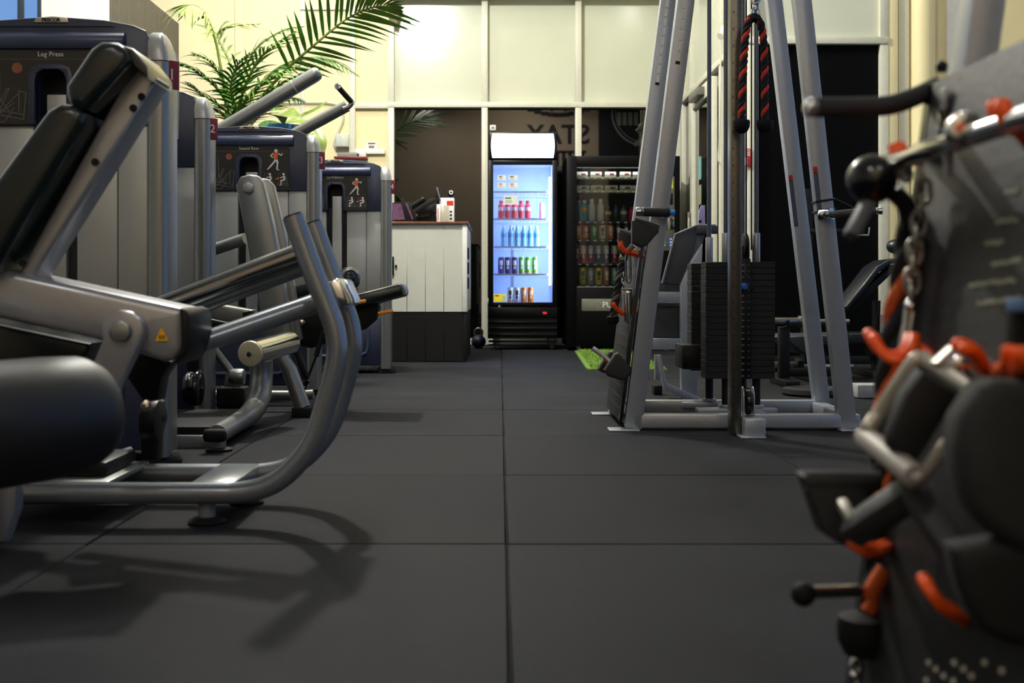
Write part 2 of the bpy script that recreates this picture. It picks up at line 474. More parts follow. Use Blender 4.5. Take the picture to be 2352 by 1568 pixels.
# ------------------------------------------------------------------ door in the side screen
d1 = struct('door_1')
xd = 1.84 - .06
def dpart(nm, px0, px1, z0, z1, dx0, dx1, m, bev=.003):
    y0 = (1.78) * F / (px0 - VX); y1 = 1.78 * F / (px1 - VX)
    return MB().span((xd - dx1, min(y0, y1), z0), (xd - dx0, max(y0, y1), z1), bev).build(nm, m, d1)
dpart('stile', 1597, 1603, .0, 2.30, 0, .05, FRAME)
dpart('stile', 1638, 1648, .0, 2.30, 0, .05, FRAME)
dpart('top_rail', 1603, 1638, 2.17, 2.30, 0, .05, FRAME)
dpart('bottom_rail', 1603, 1638, .0, .2, 0, .05, FRAME)
dpart('glazing', 1603, 1638, .2, 2.17, .01, .02, DGLASS, 0)
dpart('closer', 1610, 1632, 2.20, 2.27, .05, .11, mat('closer_grey', '#6d6d68', .4, .5))
STK = mat('sticker_teal', '#7fb4b0', .5)
dpart('sticker', 1610, 1616, 1.52, 1.72, .021, .024, STK, 0)
dpart('sticker', 1610, 1616, 1.30, 1.47, .021, .024, mat('sticker_sand', '#9c9a80', .5), 0)
dpart('sticker', 1610, 1616, 1.08, 1.25, .021, .024, STK, 0)
dpart('handle', 1598, 1602, .95, 1.25, .05, .09, CHROME)
# sign beside the corner
sg = thing('emergency_sign', 'red and white emergency sign on the pale corner frame behind the cable machine post', 'sign', (1.80, 8.4, 1.4))
ys = 8.437
def spx(px, py, yy=8.44): return P(px, py, yy)
a = spx(1688, 341); b = spx(1725, 383)
MB().span((a.x, ys - .004, b.z), (b.x, ys + .006, a.z), .001).build('board', RED, sg)
text('EMERGENCY', .026, (a.x + (b.x - a.x) / 2, ys - .0045, a.z - .014), PRINTW, sg)
text('PRESS', .042, (a.x + (b.x - a.x) / 2, ys - .0045, a.z - .042), PRINTW, sg, bold=.001)
MB().span((a.x + .012, ys - .006, b.z + .01), (b.x - .03, ys - .004, a.z - .065)).build('white_field', PRINTW, sg)
# dome sensor with hanging cord on the side screen
se = thing('dome_camera', 'white dome sensor high on the pale side screen with cord hanging below', 'sensor', P(1672, 75, 9.1))
c0 = P(1674, 70, 8.86)
MB().ball(c0, .062, 20, 12, (1.1, 1, .9)).build('dome', WHITE, se)
MB().cyl(c0, c0 + Vector((.12, 0, .02)), .05, 20, bevel=.005).build('mount', WHITE, se)
MB().cyl(c0 + Vector((-.045, -.02, -.03)), c0 + Vector((-.075, -.04, -.055)), .03, 16).build('lens_ring', FRAME, se)
MB().tube([P(1655, 90, 8.9), P(1655, 200, 8.9), P(1652, 330, 8.9), P(1651, 370, 8.9), P(1664, 383, 8.9)], .006, 8, 5).build('cord', FRAME, se)

# ------------------------------------------------------------------ wall fixtures, left
def wallpt(px, py, off=0.): return P(px, py, YF - off)
co = thing('conduit', 'white conduit running along the cream wall behind the palm and looping down', 'pipe', wallpt(660, 237, .02))
MB().tube([wallpt(490, 244, .025), wallpt(580, 238, .025), wallpt(690, 236, .025), wallpt(760, 237, .025), wallpt(784, 250, .025), wallpt(788, 275, .025), wallpt(776, 305, .025), wallpt(768, 330, .025), wallpt(775, 345, .025)], .011, 8, 6).build('pipe', mat('conduit_grey', '#c4c3b2', .5), co)
ju = thing('junction_box', 'pale grey square junction box on the cream wall above the third tower', 'box', wallpt(788, 340))
a = wallpt(773, 310); b = wallpt(804, 340)
MB().span((a.x, YF - .085, b.z), (b.x, YF + .001, a.z), .006).build('case', mat('box_grey', '#b9bcae', .5), ju)
MB().span((a.x + .006, YF - .092, b.z + .006), (b.x - .006, YF - .085, a.z - .006), .004).build('lid', mat('box_lid', '#c3c6b8', .5), ju)
sw = thing('wall_switch', 'small white labelled switch plate on the cream wall left of the glazing', 'switch', wallpt(853, 345))
a = wallpt(841, 326); b = wallpt(867, 343)
MB().span((a.x, YF - .02, b.z), (b.x, YF + .012, a.z), .004).build('plate', WHITE, sw)
MB().span((a.x + .02, YF - .024, a.z - .022), (b.x - .02, YF - .019, a.z - .01)).build('label_strip', MAROON, sw)
MB().span((a.x + .03, YF - .026, b.z + .012), (b.x - .03, YF - .019, b.z + .035)).build('rocker', PRINTG, sw)
sh = thing('wall_shelf', 'grey ledge with red edge and small boxes low on the cream wall', 'shelf', wallpt(820, 365))
a = wallpt(770, 352); b = wallpt(845, 366)
MB().span((a.x, YF - .10, b.z), (b.x, YF + .001, b.z + .02), .003).build('ledge', MAROON, sh)
MB().span((a.x + .03, YF - .08, b.z + .02), (b.x - .1, YF - .01, a.z), .003).build('case', mat('case_grey', '#7e7f7a', .5), sh)
MB().span((b.x - .08, YF - .09, b.z + .02), (b.x - .01, YF - .01, a.z + .01), .003).build('box', PRINTW, sh)
sp = thing('wall_lamp', 'tan wedge shaped uplight fixed to the left end of the glazed screen', 'lamp', wallpt(908, 60))
TAN = mat('tan_metal', '#66583c', .5, .2, .1, 20)
a = wallpt(893, 20); b = wallpt(925, 66)
MB().prism([(a.x, YF - .05, a.z), (a.x + .14, YF - .05, a.z - .005), (a.x + .10, YF - .05, b.z), (a.x + .02, YF - .05, b.z + .04)], (0, -.14, 0), .006).build('shade', TAN, sp)
MB().span((a.x + .03, YF - .06, a.z - .12), (a.x + .09, YF - .005, a.z - .04)).build('bracket', TAN, sp)
ws = thing('wall_sensor', 'small white button plate on the glass just above the drinks fridge', 'sensor', wallpt(1131, 301))
a = wallpt(1125, 288); b = wallpt(1139, 301)
MB().span((a.x, YF - .045, b.z), (b.x, YF - .011, a.z), .006).build('plate', WHITE, ws)
MB().cyl(((a.x + b.x) / 2, YF - .05, (a.z + b.z) / 2), ((a.x + b.x) / 2, YF - .044, (a.z + b.z) / 2), .012, 14).build('button', PRINTG, ws)
# ------------------------------------------------------------------ weight towers
def rrect(cx, cy, hx, hy, r, z, n=5):
    pts = []
    for (sx, sy, a0) in ((1, 1, 0), (-1, 1, 90), (-1, -1, 180), (1, -1, 270)):
        for k in range(n + 1):
            a = R(a0 + 90 * k / n)
            pts.append((cx + sx * (hx - r) + r * math.cos(a), cy + sy * (hy - r) + r * math.sin(a), z))
    return pts

def runner(cx, y, z, s, root, y2=.0008):
    """small printed running figure, height s"""
    def limb(mb, a, b, w):
        mb.beam((cx + a[0] * s, y, z + a[1] * s), (cx + b[0] * s, y, z + b[1] * s), y2, w * s * .75)
    mb = MB()
    limb(mb, (.02, .10), (-.06, -.10), .13); limb(mb, (-.06, -.08), (-.30, -.36), .10); limb(mb, (-.30, -.36), (-.40, -.46), .07)
    limb(mb, (.03, .08), (.10, -.16), .13); limb(mb, (.10, -.14), (.06, -.46), .09); limb(mb, (.06, -.46), (.17, -.48), .06)
    limb(mb, (.12, .33), (.28, .22), .07); limb(mb, (.28, .22), (.33, .34), .06)
    limb(mb, (-.12, .33), (-.24, .20), .07); limb(mb, (-.24, .20), (-.12, .12), .06)
    mb.cyl((cx + .02 * s, y, z + .45 * s), (cx + .02 * s, y - y2, z + .45 * s), .085 * s, 12)
    limb(mb, (.01, .30), (.02, .40), .07)
    mb.build('figure_print', PRINTW, root)
    mb = MB(); mb.prism([(cx - .15 * s, y - y2, z + .36 * s), (cx + .15 * s, y - y2, z + .36 * s), (cx + .07 * s, y - y2, z + .06 * s), (cx - .08 * s, y - y2, z + .06 * s)], (0, -y2, 0))
    mb.build('shirt_print', PRINTO, root)

def seated(cx, y, z, s, root, arm=False):
    y2 = .0008
    mb = MB()
    def limb(a, b, w): mb.beam((cx + a[0] * s, y, z + a[1] * s), (cx + b[0] * s, y, z + b[1] * s), y2, w * s)
    limb((.10, .30), (.12, -.02), .14); limb((.10, -.02), (-.16, -.04), .10); limb((-.16, -.04), (-.12, -.36), .08); limb((-.12, -.36), (-.24, -.38), .06)
    limb((.08, .24), (-.22, .16), .07)
    mb.cyl((cx + .06 * s, y, z + .42 * s), (cx + .06 * s, y - y2, z + .42 * s), .09 * s, 12)
    mb.build('figure_print', PRINTW, root)
    mb = MB()
    for (a, b) in (((-.45, -.4), (.45, -.4)), ((.25, .3), (.3, -.4)), ((-.35, .45), (-.35, -.4)), ((-.35, .45), (.0, .5)), ((.0, .5), (.04, -.4)), ((-.45, -.2), (.3, -.3)), ((.3, -.1), (.45, -.4)), ((-.2, -.4), (.0, -.1))):
        mb.beam((cx + a[0] * s, y + .0004, z + a[1] * s), (cx + b[0] * s, y + .0004, z + b[1] * s), y2, .022 * s)
    mb.build('machine_print', PRINTG, root)
    if arm:
        mb = MB(); mb.beam((cx - .28 * s, y - .001, z + .12 * s), (cx - .55 * s, y - .001, z + .06 * s), y2, .1 * s); mb.build('arrow_print', PRINTO, root)

def tower(label, cx, fy, title=None, number='1', figs=True, hw=.37):
    t = thing('weight_tower', label, 'gym machine', (cx, fy, 0), 'selectorised weight towers along the left')
    D = .36
    def w(x, y, z): return (cx + x, fy + y, z)
    bw = hw - .065
    MB().span(w(-bw + .01, .05, .05), w(bw - .01, D - .02, 1.10)).build('housing', mat('housing_dark', '#101114', .5), t)
    pan = [(-bw, -.205), (-.203, -.062), (.075, .203), (.205, bw)]
    for a, b in pan:
        MB().span(w(a, .018, .37), w(b, .06, 1.075), .004).build('side_panel', SILVER2, t)
    MB().span(w(bw - .02, .02, .37), w(bw, D - .03, 1.07), .004).build('flank_panel', SILVER2, t)
    MB().span(w(-.022, .022, .34), w(.040, .05, 1.175), .003).build('weight_guard', SILVER2, t)
    # navy skirt with pale U line
    MB().span(w(-bw, .004, .05), w(bw, D - .03, .37), .012).build('skirt', NAVY, t)
    MB().tube([w(-bw + .08, 0, .30), w(-bw + .08, 0, .15), w(-bw + .10, -.004, .115), w(bw - .15, -.004, .115), w(bw - .10, -.002, .135), w(bw - .085, 0, .18), w(bw - .085, 0, .30)], .011, 8).build('skirt_rail', NAVYL, t)
    # cap, notched for the view slot
    top = [(bw, 1.075), (bw + .004, 1.34), (bw - .01, 1.375), (bw - .05, 1.392), (bw - .14, 1.408), (0, 1.42), (-bw + .14, 1.408), (-bw + .05, 1.392), (-bw + .01, 1.375), (-bw - .004, 1.34), (-bw, 1.075)]
    notch = [(-.05, 1.075), (-.05, 1.215), (-.043, 1.238), (-.025, 1.25), (.025, 1.25), (.043, 1.238), (.05, 1.215), (.05, 1.075)]
    MB().prism([w(x, .008, z) for x, z in notch + top], (0, D - .02, 0), .006).build('cap', NAVY, t)
    MB().span(w(-.05, .09, 1.07), w(.05, .10, 1.26)).build('slot_back', BLACK, t)
    lip = [(.04, 1.372), (-.004, 1.366), (-.02, 1.35), (-.024, 1.335), (-.014, 1.315), (.012, 1.308), (.04, 1.308)]
    MB().prism([w(-.235, y, z) for y, z in lip], (.47, 0, 0), .006).build('lip', NAVYL, t)
    MB().prism([w(-.20, .03, 1.385), w(.20, .03, 1.385), w(.17, .03, 1.398), w(-.17, .03, 1.398)], (0, -.026, 0), .003).build('top_ledge', NAVY, t)
    # black placard around the slot
    pl = [(.21, 1.078), (.21, 1.295), (.198, 1.312), (-.198, 1.312), (-.21, 1.295), (-.21, 1.078)]
    nn = [(x * 1.12, z + (.006 if z > 1.08 else .003)) for x, z in notch]
    MB().prism([w(x, -.002, z) for x, z in nn + pl], (0, .012, 0)).build('placard', PLAC, t)
    # navy ring round the slot
    outer = [(x * 1.38, z + (.017 if z > 1.08 else .003)) for x, z in notch]
    inner = [(x, z + (0 if z > 1.08 else .003)) for x, z in notch][::-1]
    MB().prism([w(x, -.006, z) for x, z in outer + inner], (0, .03, 0), .002).build('slot_frame', NAVY, t)
    for s in (-1, 1):
        x = s * (hw - .036); rings = []
        rings.append(rrect(cx + x, fy + .055, .035, .068, .028, .03)); rings.append(rrect(cx + x, fy + .055, .035, .068, .028, 1.275))
        MB().loft(rings).build('column', SILVER, t)
        rings = []
        for k in range(7):
            a = R(90 * k / 6)
            sc = max(.12, math.cos(a)); rings.append(rrect(cx + x - s * .010 * math.sin(a), fy + .055, .035 * (.35 + .65 * sc), .068 * (.25 + .75 * sc), .028 * sc * .9, 1.278 + .095 * math.sin(a)))
        MB().loft(rings).build('column_cap', mat('column_cap', '#a9aba8', .35, .5, .04, 60), t)
        MB().lathe([(.062, 0), (.064, .012), (.055, .03), (.045, .042)], 20, w(x, .055, 0)).build('foot', RUBBER, t)
    # number tag on the outer corner
    tg = MB().box(w(hw + .006, .02, 1.236), (.044, .003, .092), .001, ('Z', R(38))).build('number_tag', MAROON, t)
    text(number, .05, w(hw + .006, .017, 1.236), PRINTW, t, (R(90), 0, R(38)))
    MB().prism([w(-.055, .0, 1.398), w(.055, .0, 1.398), w(.048, 0, 1.414), (w(-.048, 0, 1.414))], (0, .02, 0), .003).build('badge', mat('badge', '#b7ae9a', .35, .6, .05), t)
    text('PRECOR', .0155, w(0, -.0006, 1.4055), BLACK, t, bold=.0006)
    if title:
        text(title, .0215, w(0, -.003, 1.297), PRINTW, t)
        MB().span(w(-.205, -.0028, 1.2815), w(.205, -.002, 1.2825)).build('rule_print', PRINTG, t)
        if figs:
            runner(cx + .140, fy - .0028, 1.236, .108, t)
            seated(cx + .106, fy - .0028, 1.132, .070, t)
            seated(cx + .178, fy - .0028, 1.132, .070, t, True)
        # line drawing of the machine
        mb = MB(); X0 = -.145; Z0 = 1.16; s = .15
        for (a, b) in (((-.35, .6), (-.35, -.3)), ((-.1, .55), (-.1, -.1)), ((-.35, .6), (-.1, .6)), ((-.3, .6), (-.3, -.3)), ((-.2, .6), (-.2, -.25)), ((-.4, -.3), (.4, -.45)), ((-.4, -.2), (.4, -.35)), ((.4, -.45), (.45, .1)), ((.45, .1), (.3, .15)), ((.3, .15), (.3, -.3)), ((-.1, -.3), (.3, .1)), ((-.2, -.4), (.2, -.1)), ((-.1, .0), (.15, -.35)), ((.05, .2), (-.2, -.3)), ((.1, .2), (.05, .2)), ((.1, .2), (-.1, -.25)), ((-.45, -.1), (-.3, -.5)), ((-.3, -.5), (.0, -.5)), ((0, -.5), (.2, -.2))):
            mb.beam(w(X0 + a[0] * s, -.0024, Z0 + a[1] * s), w(X0 + b[0] * s, -.0024, Z0 + b[1] * s), .0008, .0022)
        mb.build('machine_print', PRINTG, t)
        MB().cyl(w(-.105, -.0018, 1.254), w(-.105, -.0032, 1.254), .017, 16).build('photo_print', mat('photo_print', '#8b5238', .5, 0, .4, 200), t)
    return t

def txw(px, fy): return (px - VX) * fy / F
tower('nearest grey and navy weight tower, the one marked Leg Press', txw(117, 3.58), 3.58, 'Leg Press', '1')
tower('grey weight tower half hidden between the Leg Press and Seated Row towers', -1.592, 4.80, None, '2')
tower('grey and navy weight tower marked Seated Row, behind the upright grey arm', txw(572, 5.98), 5.98, 'Seated Row', '3')
tower('farthest grey and navy weight tower, marked Lat Pulldown, beside the white counter', txw(770, 7.54), 7.54, 'Lat Pulldown', '4')

# ------------------------------------------------------------------ pulldown arms behind the Seated Row tower
lp = thing('pulldown_frame', 'pair of grey overhead pulldown arms rising behind the Seated Row tower', 'gym machine', (-1.75, 6.9, 0))
d = 6.75
e0, e1 = P(735, 165, d), P(470, 322, d)
MB().tube([e1, e0 + (e1 - e0).normalized() * .035, e0 + (e1 - e0).normalized() * .012, e0], [.044, .044, .038, .024], 18).build('arm', SILVER, lp)
c_ = e0 + (e1 - e0) * .22
MB().cyl(c_ + (e1 - e0).normalized() * .004, c_ - (e1 - e0).normalized() * .004, .0448, 18).build('arm_joint', mat('joint_pale', '#b9b9b2', .5), lp)
f0, f1 = P(797, 243, 6.9), P(600, 350, 6.9)
MB().tube([f1, f0], .036, 18).build('arm', SILVER, lp)
g0, g1 = P(806, 233, 6.87), P(776, 199, 6.6)
MB().tube([P(788, 250, 6.87), P(800, 246, 6.87), P(808, 236, 6.87), g0], .016, 12, 4).build('handle_bracket', CHROME, lp)
MB().cyl(g0, g1, .0165, 14).build('grip', RUBBER, lp)
MB().cyl(g1, g1 + (g1 - g0).normalized() * .012, .019, 14, bevel=.003).build('grip_cap', CHROME, lp)
MB().span((-1.80, 6.72, .02), (-1.70, 7.0, 1.45), .01).build('post', SILVER, lp)
MB().beam(e1, f1, .07, .07, .008).build('yoke', SILVER, lp)
MB().beam((-1.75, 6.86, 1.42), f1, .06, .06, .008).build('link', SILVER, lp)
MB().span((-1.95, 6.6, 0), (-1.5, 7.1, .03), .008).build('base', SILVER, lp)

# ------------------------------------------------------------------ leg press frame (foreground)
m1 = thing('leg_press', 'grey tubular leg press frame with black pads in the left foreground', 'gym machine', (-.95, 2.82, 0))
pp = [(-40, 1132), (200, 1132), (480, 1132), (545, 1131), (605, 1119), (655, 1090), (697, 1045), (722, 1003), (741, 950), (761, 880), (772, 830), (774, 790), (766, 745), (748, 697), (722, 632), (693, 553), (673, 497)]
for y in (2.70, 2.985):
    q = [P(x, v, 2.70) for x, v in pp]; q = [Vector((a.x, y, a.z)) for a in q]
    # blend the corner with a smooth path
    MB().tube(q, .0262, 18, 6).build('base_tube' if y < 2.8 else 'base_tube', TUBE, m1)
    dcap = (q[-1] - q[-2]).normalized()
    MB().cyl(q[-1] - dcap * .002, q[-1] + dcap * .004, .0225, 18).build('tube_cap', BLACK, m1)
def m1p(px, py, y): return P(px, py, y)
MB().span((-.735, 2.70, .062), (-.628, 2.985, .102), .006).build('cross_plate', TUBE, m1)
for (x, y) in ((-.70, 2.72), (-.66, 2.97), (-1.28, 2.84)):
    MB().cyl((x, y, .014), (x, y, .07), .021, 16).build('foot_stem', TUBE, m1)
    MB().lathe([(.043, 0), (.045, .006), (.036, .014), (.02, .017)], 20, (x, y, 0)).build('foot', RUBBER, m1)
MB().tube([P(700, 580, 2.84), P(200, 768, 2.84)], .0285, 20).build('slide_rail', DCHROME, m1)
MB().tube([P(704, 612, 2.90), P(330, 752, 2.90)], .020, 16).build('under_rail', TUBE, m1)
MB().tube([P(735, 692, 2.77), P(410, 805, 2.62)], .0245, 18).build('lower_rail', TUBE, m1)
MB().beam(P(774, 645, 2.84), P(800, 705, 2.84), .235, .045, .01).build('upright_brace', CHROME, m1)
# main press beam
bm_pts = [P(x, y, 2.46) for x, y in ((-90, 598), (0, 618), (415, 708), (420, 720), (418, 800), (400, 828), (375, 832), (215, 778), (-90, 712))]
MB().prism(bm_pts, (0, .17, 0), .018, 3).build('press_beam', STEEL, m1)
cp = [P(x, y, 2.455) for x, y in ((413, 706), (429, 713), (436, 728), (436, 785), (425, 815), (405, 837), (398, 832), (414, 806), (417, 780))]
MB().prism(cp, (0, .19, 0), .008).build('beam_cap', BLACK, m1)
pv = P(285, 760, 2.44)
arm = []
for k in range(9):
    a = R(-20 + 225 * k / 8); arm.append((pv.x + .046 * math.cos(a), 2.425, pv.z + .046 * math.sin(a)))
for (x, y) in ((175, 935), (255, 930)):
    q = P(x, y, 2.44); arm.append((q.x, 2.425, q.z))
MB().prism(arm, (0, .045, 0), .006).build('pivot_plate', STEEL, m1)
MB().cyl((pv.x, 2.426, pv.z), (pv.x, 2.405, pv.z), .023, 22, bevel=.004).build('pivot_bolt', SILVER, m1)
wt = MB(); ta, tb, tcx = P(356, 783, 2.457), P(388, 783, 2.457), P(371, 750, 2.457)
wt.prism([ta, tb, tcx], (0, -.0012, 0)); wt.build('warning_sticker', mat('warning_yellow', '#e3a912', .5), m1)
wt = MB()
for x in (367, 372, 377): wt.beam(P(x, 779, 2.4555), P(x, 770, 2.4555), .0006, .0022)
wt.build('warning_print', BLACK, m1)
# black links below the beam
MB().prism([P(x, y, 2.62) for x, y in ((318, 800), (395, 830), (370, 868), (362, 920), (330, 925), (285, 860))], (0, .07, 0), .008).build('link_plate', BLACK, m1)
MB().prism([P(x, y, 3.05) for x, y in ((330, 900), (366, 925), (372, 965), (362, 1000), (360, 1058), (322, 1058), (318, 930))], (0, .06, 0), .008).build('cable_housing', BLACK, m1)
MB().cyl(P(336, 930, 2.60), P(336, 930, 2.62), .013, 14, bevel=.002).build('link_bolt', CHROME, m1)
MB().cyl(P(368, 965, 3.04), P(330, 965, 3.04), .055, 22, bevel=.008).build('pulley', BLACK, m1)
# footplate and front plate at the rear of the frame
MB().span((-1.18, 2.76, .105), (-.955, 2.99, .14), .008).build('rear_pad', BLACK, m1)
MB().span((-1.25, 2.70, .088), (-.93, 3.02, .103), .003).build('rear_plate', SILVER, m1)
MB().beam(P(232, 1062, 3.1), P(302, 1040, 3.1), .05, .035, .006).build('rear_bracket', STEEL, m1)
MB().beam((-1.12, 2.3, 0.0), (-1.13, 2.3, P(0, 740, 2.46).z), .10, .12, .02).build('front_post', STEEL, m1)
# back rest
def slab(px, y0, y1, m, nm, bev): return MB().prism([P(x, v, 2.46) + Vector((0, y0, 0)) for x, v in px], (0, y1 - y0, 0), bev, 4).build(nm, m, m1)
slab([(25, 640), (312, 122), (356, 178), (66, 640)], .02, .12, STEEL, 'back_frame', .010)
slab([(-120, 640), (-90, 560), (130, 262), (160, 245), (196, 250), (216, 268), (212, 295), (20, 612), (-10, 640)], -.06, .20, VINYL, 'back_pad', .022)
slab([(172, 226), (172, 205), (228, 122), (252, 106), (285, 107), (308, 124), (320, 150), (222, 262), (200, 262), (180, 245)], -.06, .18, VINYL, 'head_pad', .022)
slab([(292, 112), (318, 120), (350, 160), (352, 188), (320, 160), (304, 126)], -.04, .15, VINYL, 'pad_end', .004)
for (x, y) in ((325, 222), (306, 248), (218, 372), (52, 604)): MB().cyl(P(x, y, 2.482), P(x, y, 2.472), .0085, 12).build('bolt_hole', BLACK, m1)
# big padded roller
MB().tube([P(-420, 1010, 1.60), P(-100, 985, 1.70), P(90, 962, 1.80), P(180, 948, 1.86), P(222, 940, 1.89), P(240, 938, 1.90)], [.098, .098, .098, .093, .075, .045], 28, 4).build('foot_roller', mat('foam_black', '#1b1b1a', .5, 0, .15, 60, .1), m1)
MB().beam(P(-150, 985, 1.75), P(-150, 700, 2.42), .05, .05, .006).build('roller_arm', STEEL, m1)
MB().prism([P(x, y, 2.64) for x, y in ((-90, 725), (0, 745), (208, 788), (192, 836), (150, 862), (-90, 910))], (0, .2, 0), .012, 3).build('seat_carriage', VINYL, m1)
MB().prism([P(x, y, 2.42) for x, y in ((-60, 1060), (40, 1060), (36, 1170), (10, 1245), (-60, 1267))], (0, .05, 0), .012).build('roller_stand', STEEL, m1)

# ------------------------------------------------------------------ seated row station
m2 = thing('seated_row', 'grey seated row station with bolted upright arm, chrome roller and black pads', 'gym machine', (-1.0, 5.0, 0))
def pr(px, d, th, m, nm, bev=.008, seg=2): return MB().prism([P(x, y, d) for x, y in px], (0, th, 0), bev, seg).build(nm, m, m2)
post = [(541, 424), (552, 405), (572, 400), (592, 403), (605, 418), (628, 520), (650, 640), (672, 770), (640, 800), (606, 790), (592, 690), (567, 560)]
pr(post, 4.98, .07, SILVER, 'arm_plate', .012, 3)
pr([(x + 24, y + 8) for x, y in post[:9] + [(600, 700), (588, 560)]], 5.16, .05, SILVER, 'arm_plate', .010, 3)
c_ = P(571, 432, 4.98)
MB().cyl(c_ + Vector((0, .002, 0)), c_ - Vector((0, .012, 0)), .027, 6, bevel=.003).build('arm_bolt', SILVER2, m2)
MB().cyl(c_ - Vector((0, .010, 0)), c_ - Vector((0, .022, 0)), .021, 22, bevel=.004).build('bolt_cap', SILVER2, m2)
MB().tube([P(440, 590, 5.3), P(564, 548, 5.2)], .028, 16).build('cross_tube', SILVER, m2)
pr([(405, 690), (470, 692), (582, 712), (590, 735), (560, 752), (430, 735), (400, 730)], 4.62, .08, SILVER, 'link_beam', .012, 3)
pr([(556, 716), (580, 712), (588, 728), (580, 738), (556, 738)], 4.60, .10, BLACK, 'beam_cap')
b_ = P(452, 708, 4.62)
MB().cyl(b_, b_ - Vector((0, .02, 0)), .021, 6, bevel=.002).build('hex_bolt', CHROME, m2)
pr([(425, 722), (455, 726), (545, 745), (540, 760), (520, 757), (440, 748)], 4.55, .05, BLACK, 'strap')
MB().tube([P(632, 795, 5.0), P(665, 850, 5.0), P(695, 935, 5.0)], [.030, .034, .036], 18).build('arm_leg', SILVER, m2)
MB().span((P(674, 0, 5.0).x, 4.95, 0), (P(718, 0, 5.0).x, 5.09, .042), .005).build('foot_block', RUBBER, m2)
# chrome roller
a_, b_ = P(578, 811, 4.40), P(664, 787, 4.78)
MB().tube([a_, b_], .049, 28).build('roller', CHROME, m2)
dd = (a_ - b_).normalized()
MB().cyl(a_, a_ + dd * .022, .0505, 28, bevel=.008).build('roller_cap', mat('cap_cream', '#b5ad90', .4, .2, .05), m2)
MB().cyl(a_ + dd * .021, a_ + dd * .028, .011, 14, bevel=.002).build('roller_bolt', CHROME, m2)
# bent stem down to the foot frame
MB().tube([P(600, 815, 4.75), P(600, 870, 4.75), P(594, 915, 4.70), P(578, 946, 4.62), P(545, 970, 4.32), P(498, 998, 3.93)], [.048, .048, .048, .045, .036, .034], 20, 5).build('bent_stem', SILVER, m2)
q = P(495, 999, 3.90)
MB().box(q + Vector((0, -.01, 0)), (.082, .035, .046), .018, None, 3).build('stem_cap', RUBBER, m2)
MB().cyl((q.x + .005, 3.93, 0), (q.x + .005, 3.93, q.z), .024, 14).build('stem_foot', SILVER, m2)
MB().lathe([(.045, 0), (.046, .008), (.03, .014)], 18, (q.x + .005, 3.93, 0)).build('foot', RUBBER, m2)
fp = [Vector((P(590, 0, 4.62).x, 4.62, .045)), Vector((P(527, 0, 4.02).x, 4.02, .045)), Vector((-1.45, 4.02, .045)), Vector((-1.45, 4.62, .045))]
MB().prism(fp, (0, 0, .028), .006).build('foot_plate', RUBBER, m2)
MB().span((-1.45, 4.0, .0), (P(500, 0, 4.05).x, 4.06, .045), .004).build('plate_edge', STEEL, m2)
MB().tube([P(485, 908, 5.2), P(696, 908, 5.2)], .024, 16).build('base_tube', SILVER, m2)
MB().tube([P(455, 925, 5.45), P(720, 905, 5.45)], .024, 16).build('base_tube', SILVER, m2)
# rear post, pulley, strut
MB().cyl(P(428, 890, 4.68), P(462, 890, 4.68), .075, 26, bevel=.012).build('pulley', BLACKG, m2)
MB().cyl(P(430, 872, 4.6), P(442, 872, 4.6), .035, 20, bevel=.006).build('pulley_hub', CHROME, m2)
MB().beam(P(445, 770, 4.72), P(445, 870, 4.72), .04, .05, .006).build('pulley_strap', BLACK, m2)
MB().tube([P(486, 795, 4.95), P(540, 866, 4.95)], .018, 14).build('strut', SILVER, m2)
MB().cyl(P(530, 865, 4.9), P(562, 865, 4.9), .036, 20, bevel=.01).build('strut_hub', SILVER, m2)
pr([(514, 888), (518, 860), (526, 851), (540, 851), (549, 860), (552, 890)], 4.88, .02, SILVER, 'hub_bracket', .003)
MB().cyl(P(531, 871, 4.88), P(531, 871, 4.865), .012, 12, bevel=.002).build('hub_bolt', BLACK, m2)
MB().span((P(503, 0, 4.95).x, 4.90, .01), (P(566, 0, 4.95).x, 5.02, P(0, 889, 4.95).z), .008).build('hub_base', BLACK, m2)
# black seat housing, pads, levers
pr([(668, 712), (700, 692), (800, 694), (866, 690), (871, 705), (862, 735), (838, 756), (760, 785), (715, 800), (690, 795), (676, 765)], 5.18, .10, BLACK, 'seat_housing', .012)
for (x, y) in ((694, 740), (677, 787)): MB().cyl(P(x, y, 5.18), P(x, y, 5.165), .014, 6, bevel=.002).build('housing_bolt', CHROME, m2)
sd = (P(930, 660, 5.1) - P(770, 704, 5.1))
def padbar(a, b, th, dep, nm, m=VINYL, bev=.02): MB().beam(a, b, dep, th, bev).build(nm, m, m2)
padbar(P(765, 706, 5.25), P(932, 664, 5.25), .062, .30, 'seat_pad')
padbar(P(770, 722, 5.25), P(928, 676, 5.25), .014, .26, 'seat_board', BLACK, .004)
padbar(P(672, 676, 5.35), P(760, 652, 5.35), .062, .25, 'rear_pad')
MB().tube([P(783, 655, 5.5), P(800, 640, 5.38), P(806, 636, 5.34)], [.03, .055, .035], 22, 3).build('chest_pad', VINYL, m2)
MB().ball(P(803, 640, 5.40), .055, 22, 14, (.95, 1.3, 1.05)).build('chest_pad', VINYL, m2)
MB().span(P(792, 668, 5.44), P(818, 661, 5.36), .003).build('pad_base', BLACK, m2)
MB().beam(P(803, 665, 5.42), P(790, 700, 5.42), .04, .04, .004).build('pad_stem', SILVER, m2)
for (p0, p1) in (((806, 697), (841, 691)), ((868, 720), (903, 714))):
    MB().beam(P(*p0, 5.08), P(*p1, 5.08), .022, .016, .005).build('lever', AMBER, m2)
MB().cyl(P(564, 657, 5.05), P(565, 680, 5.05), .010, 10).build('lever_stem', BLACK, m2)
MB().cyl(P(564, 650, 5.05), P(564, 657, 5.05), .013, 12, bevel=.003).build('lever', AMBER, m2)
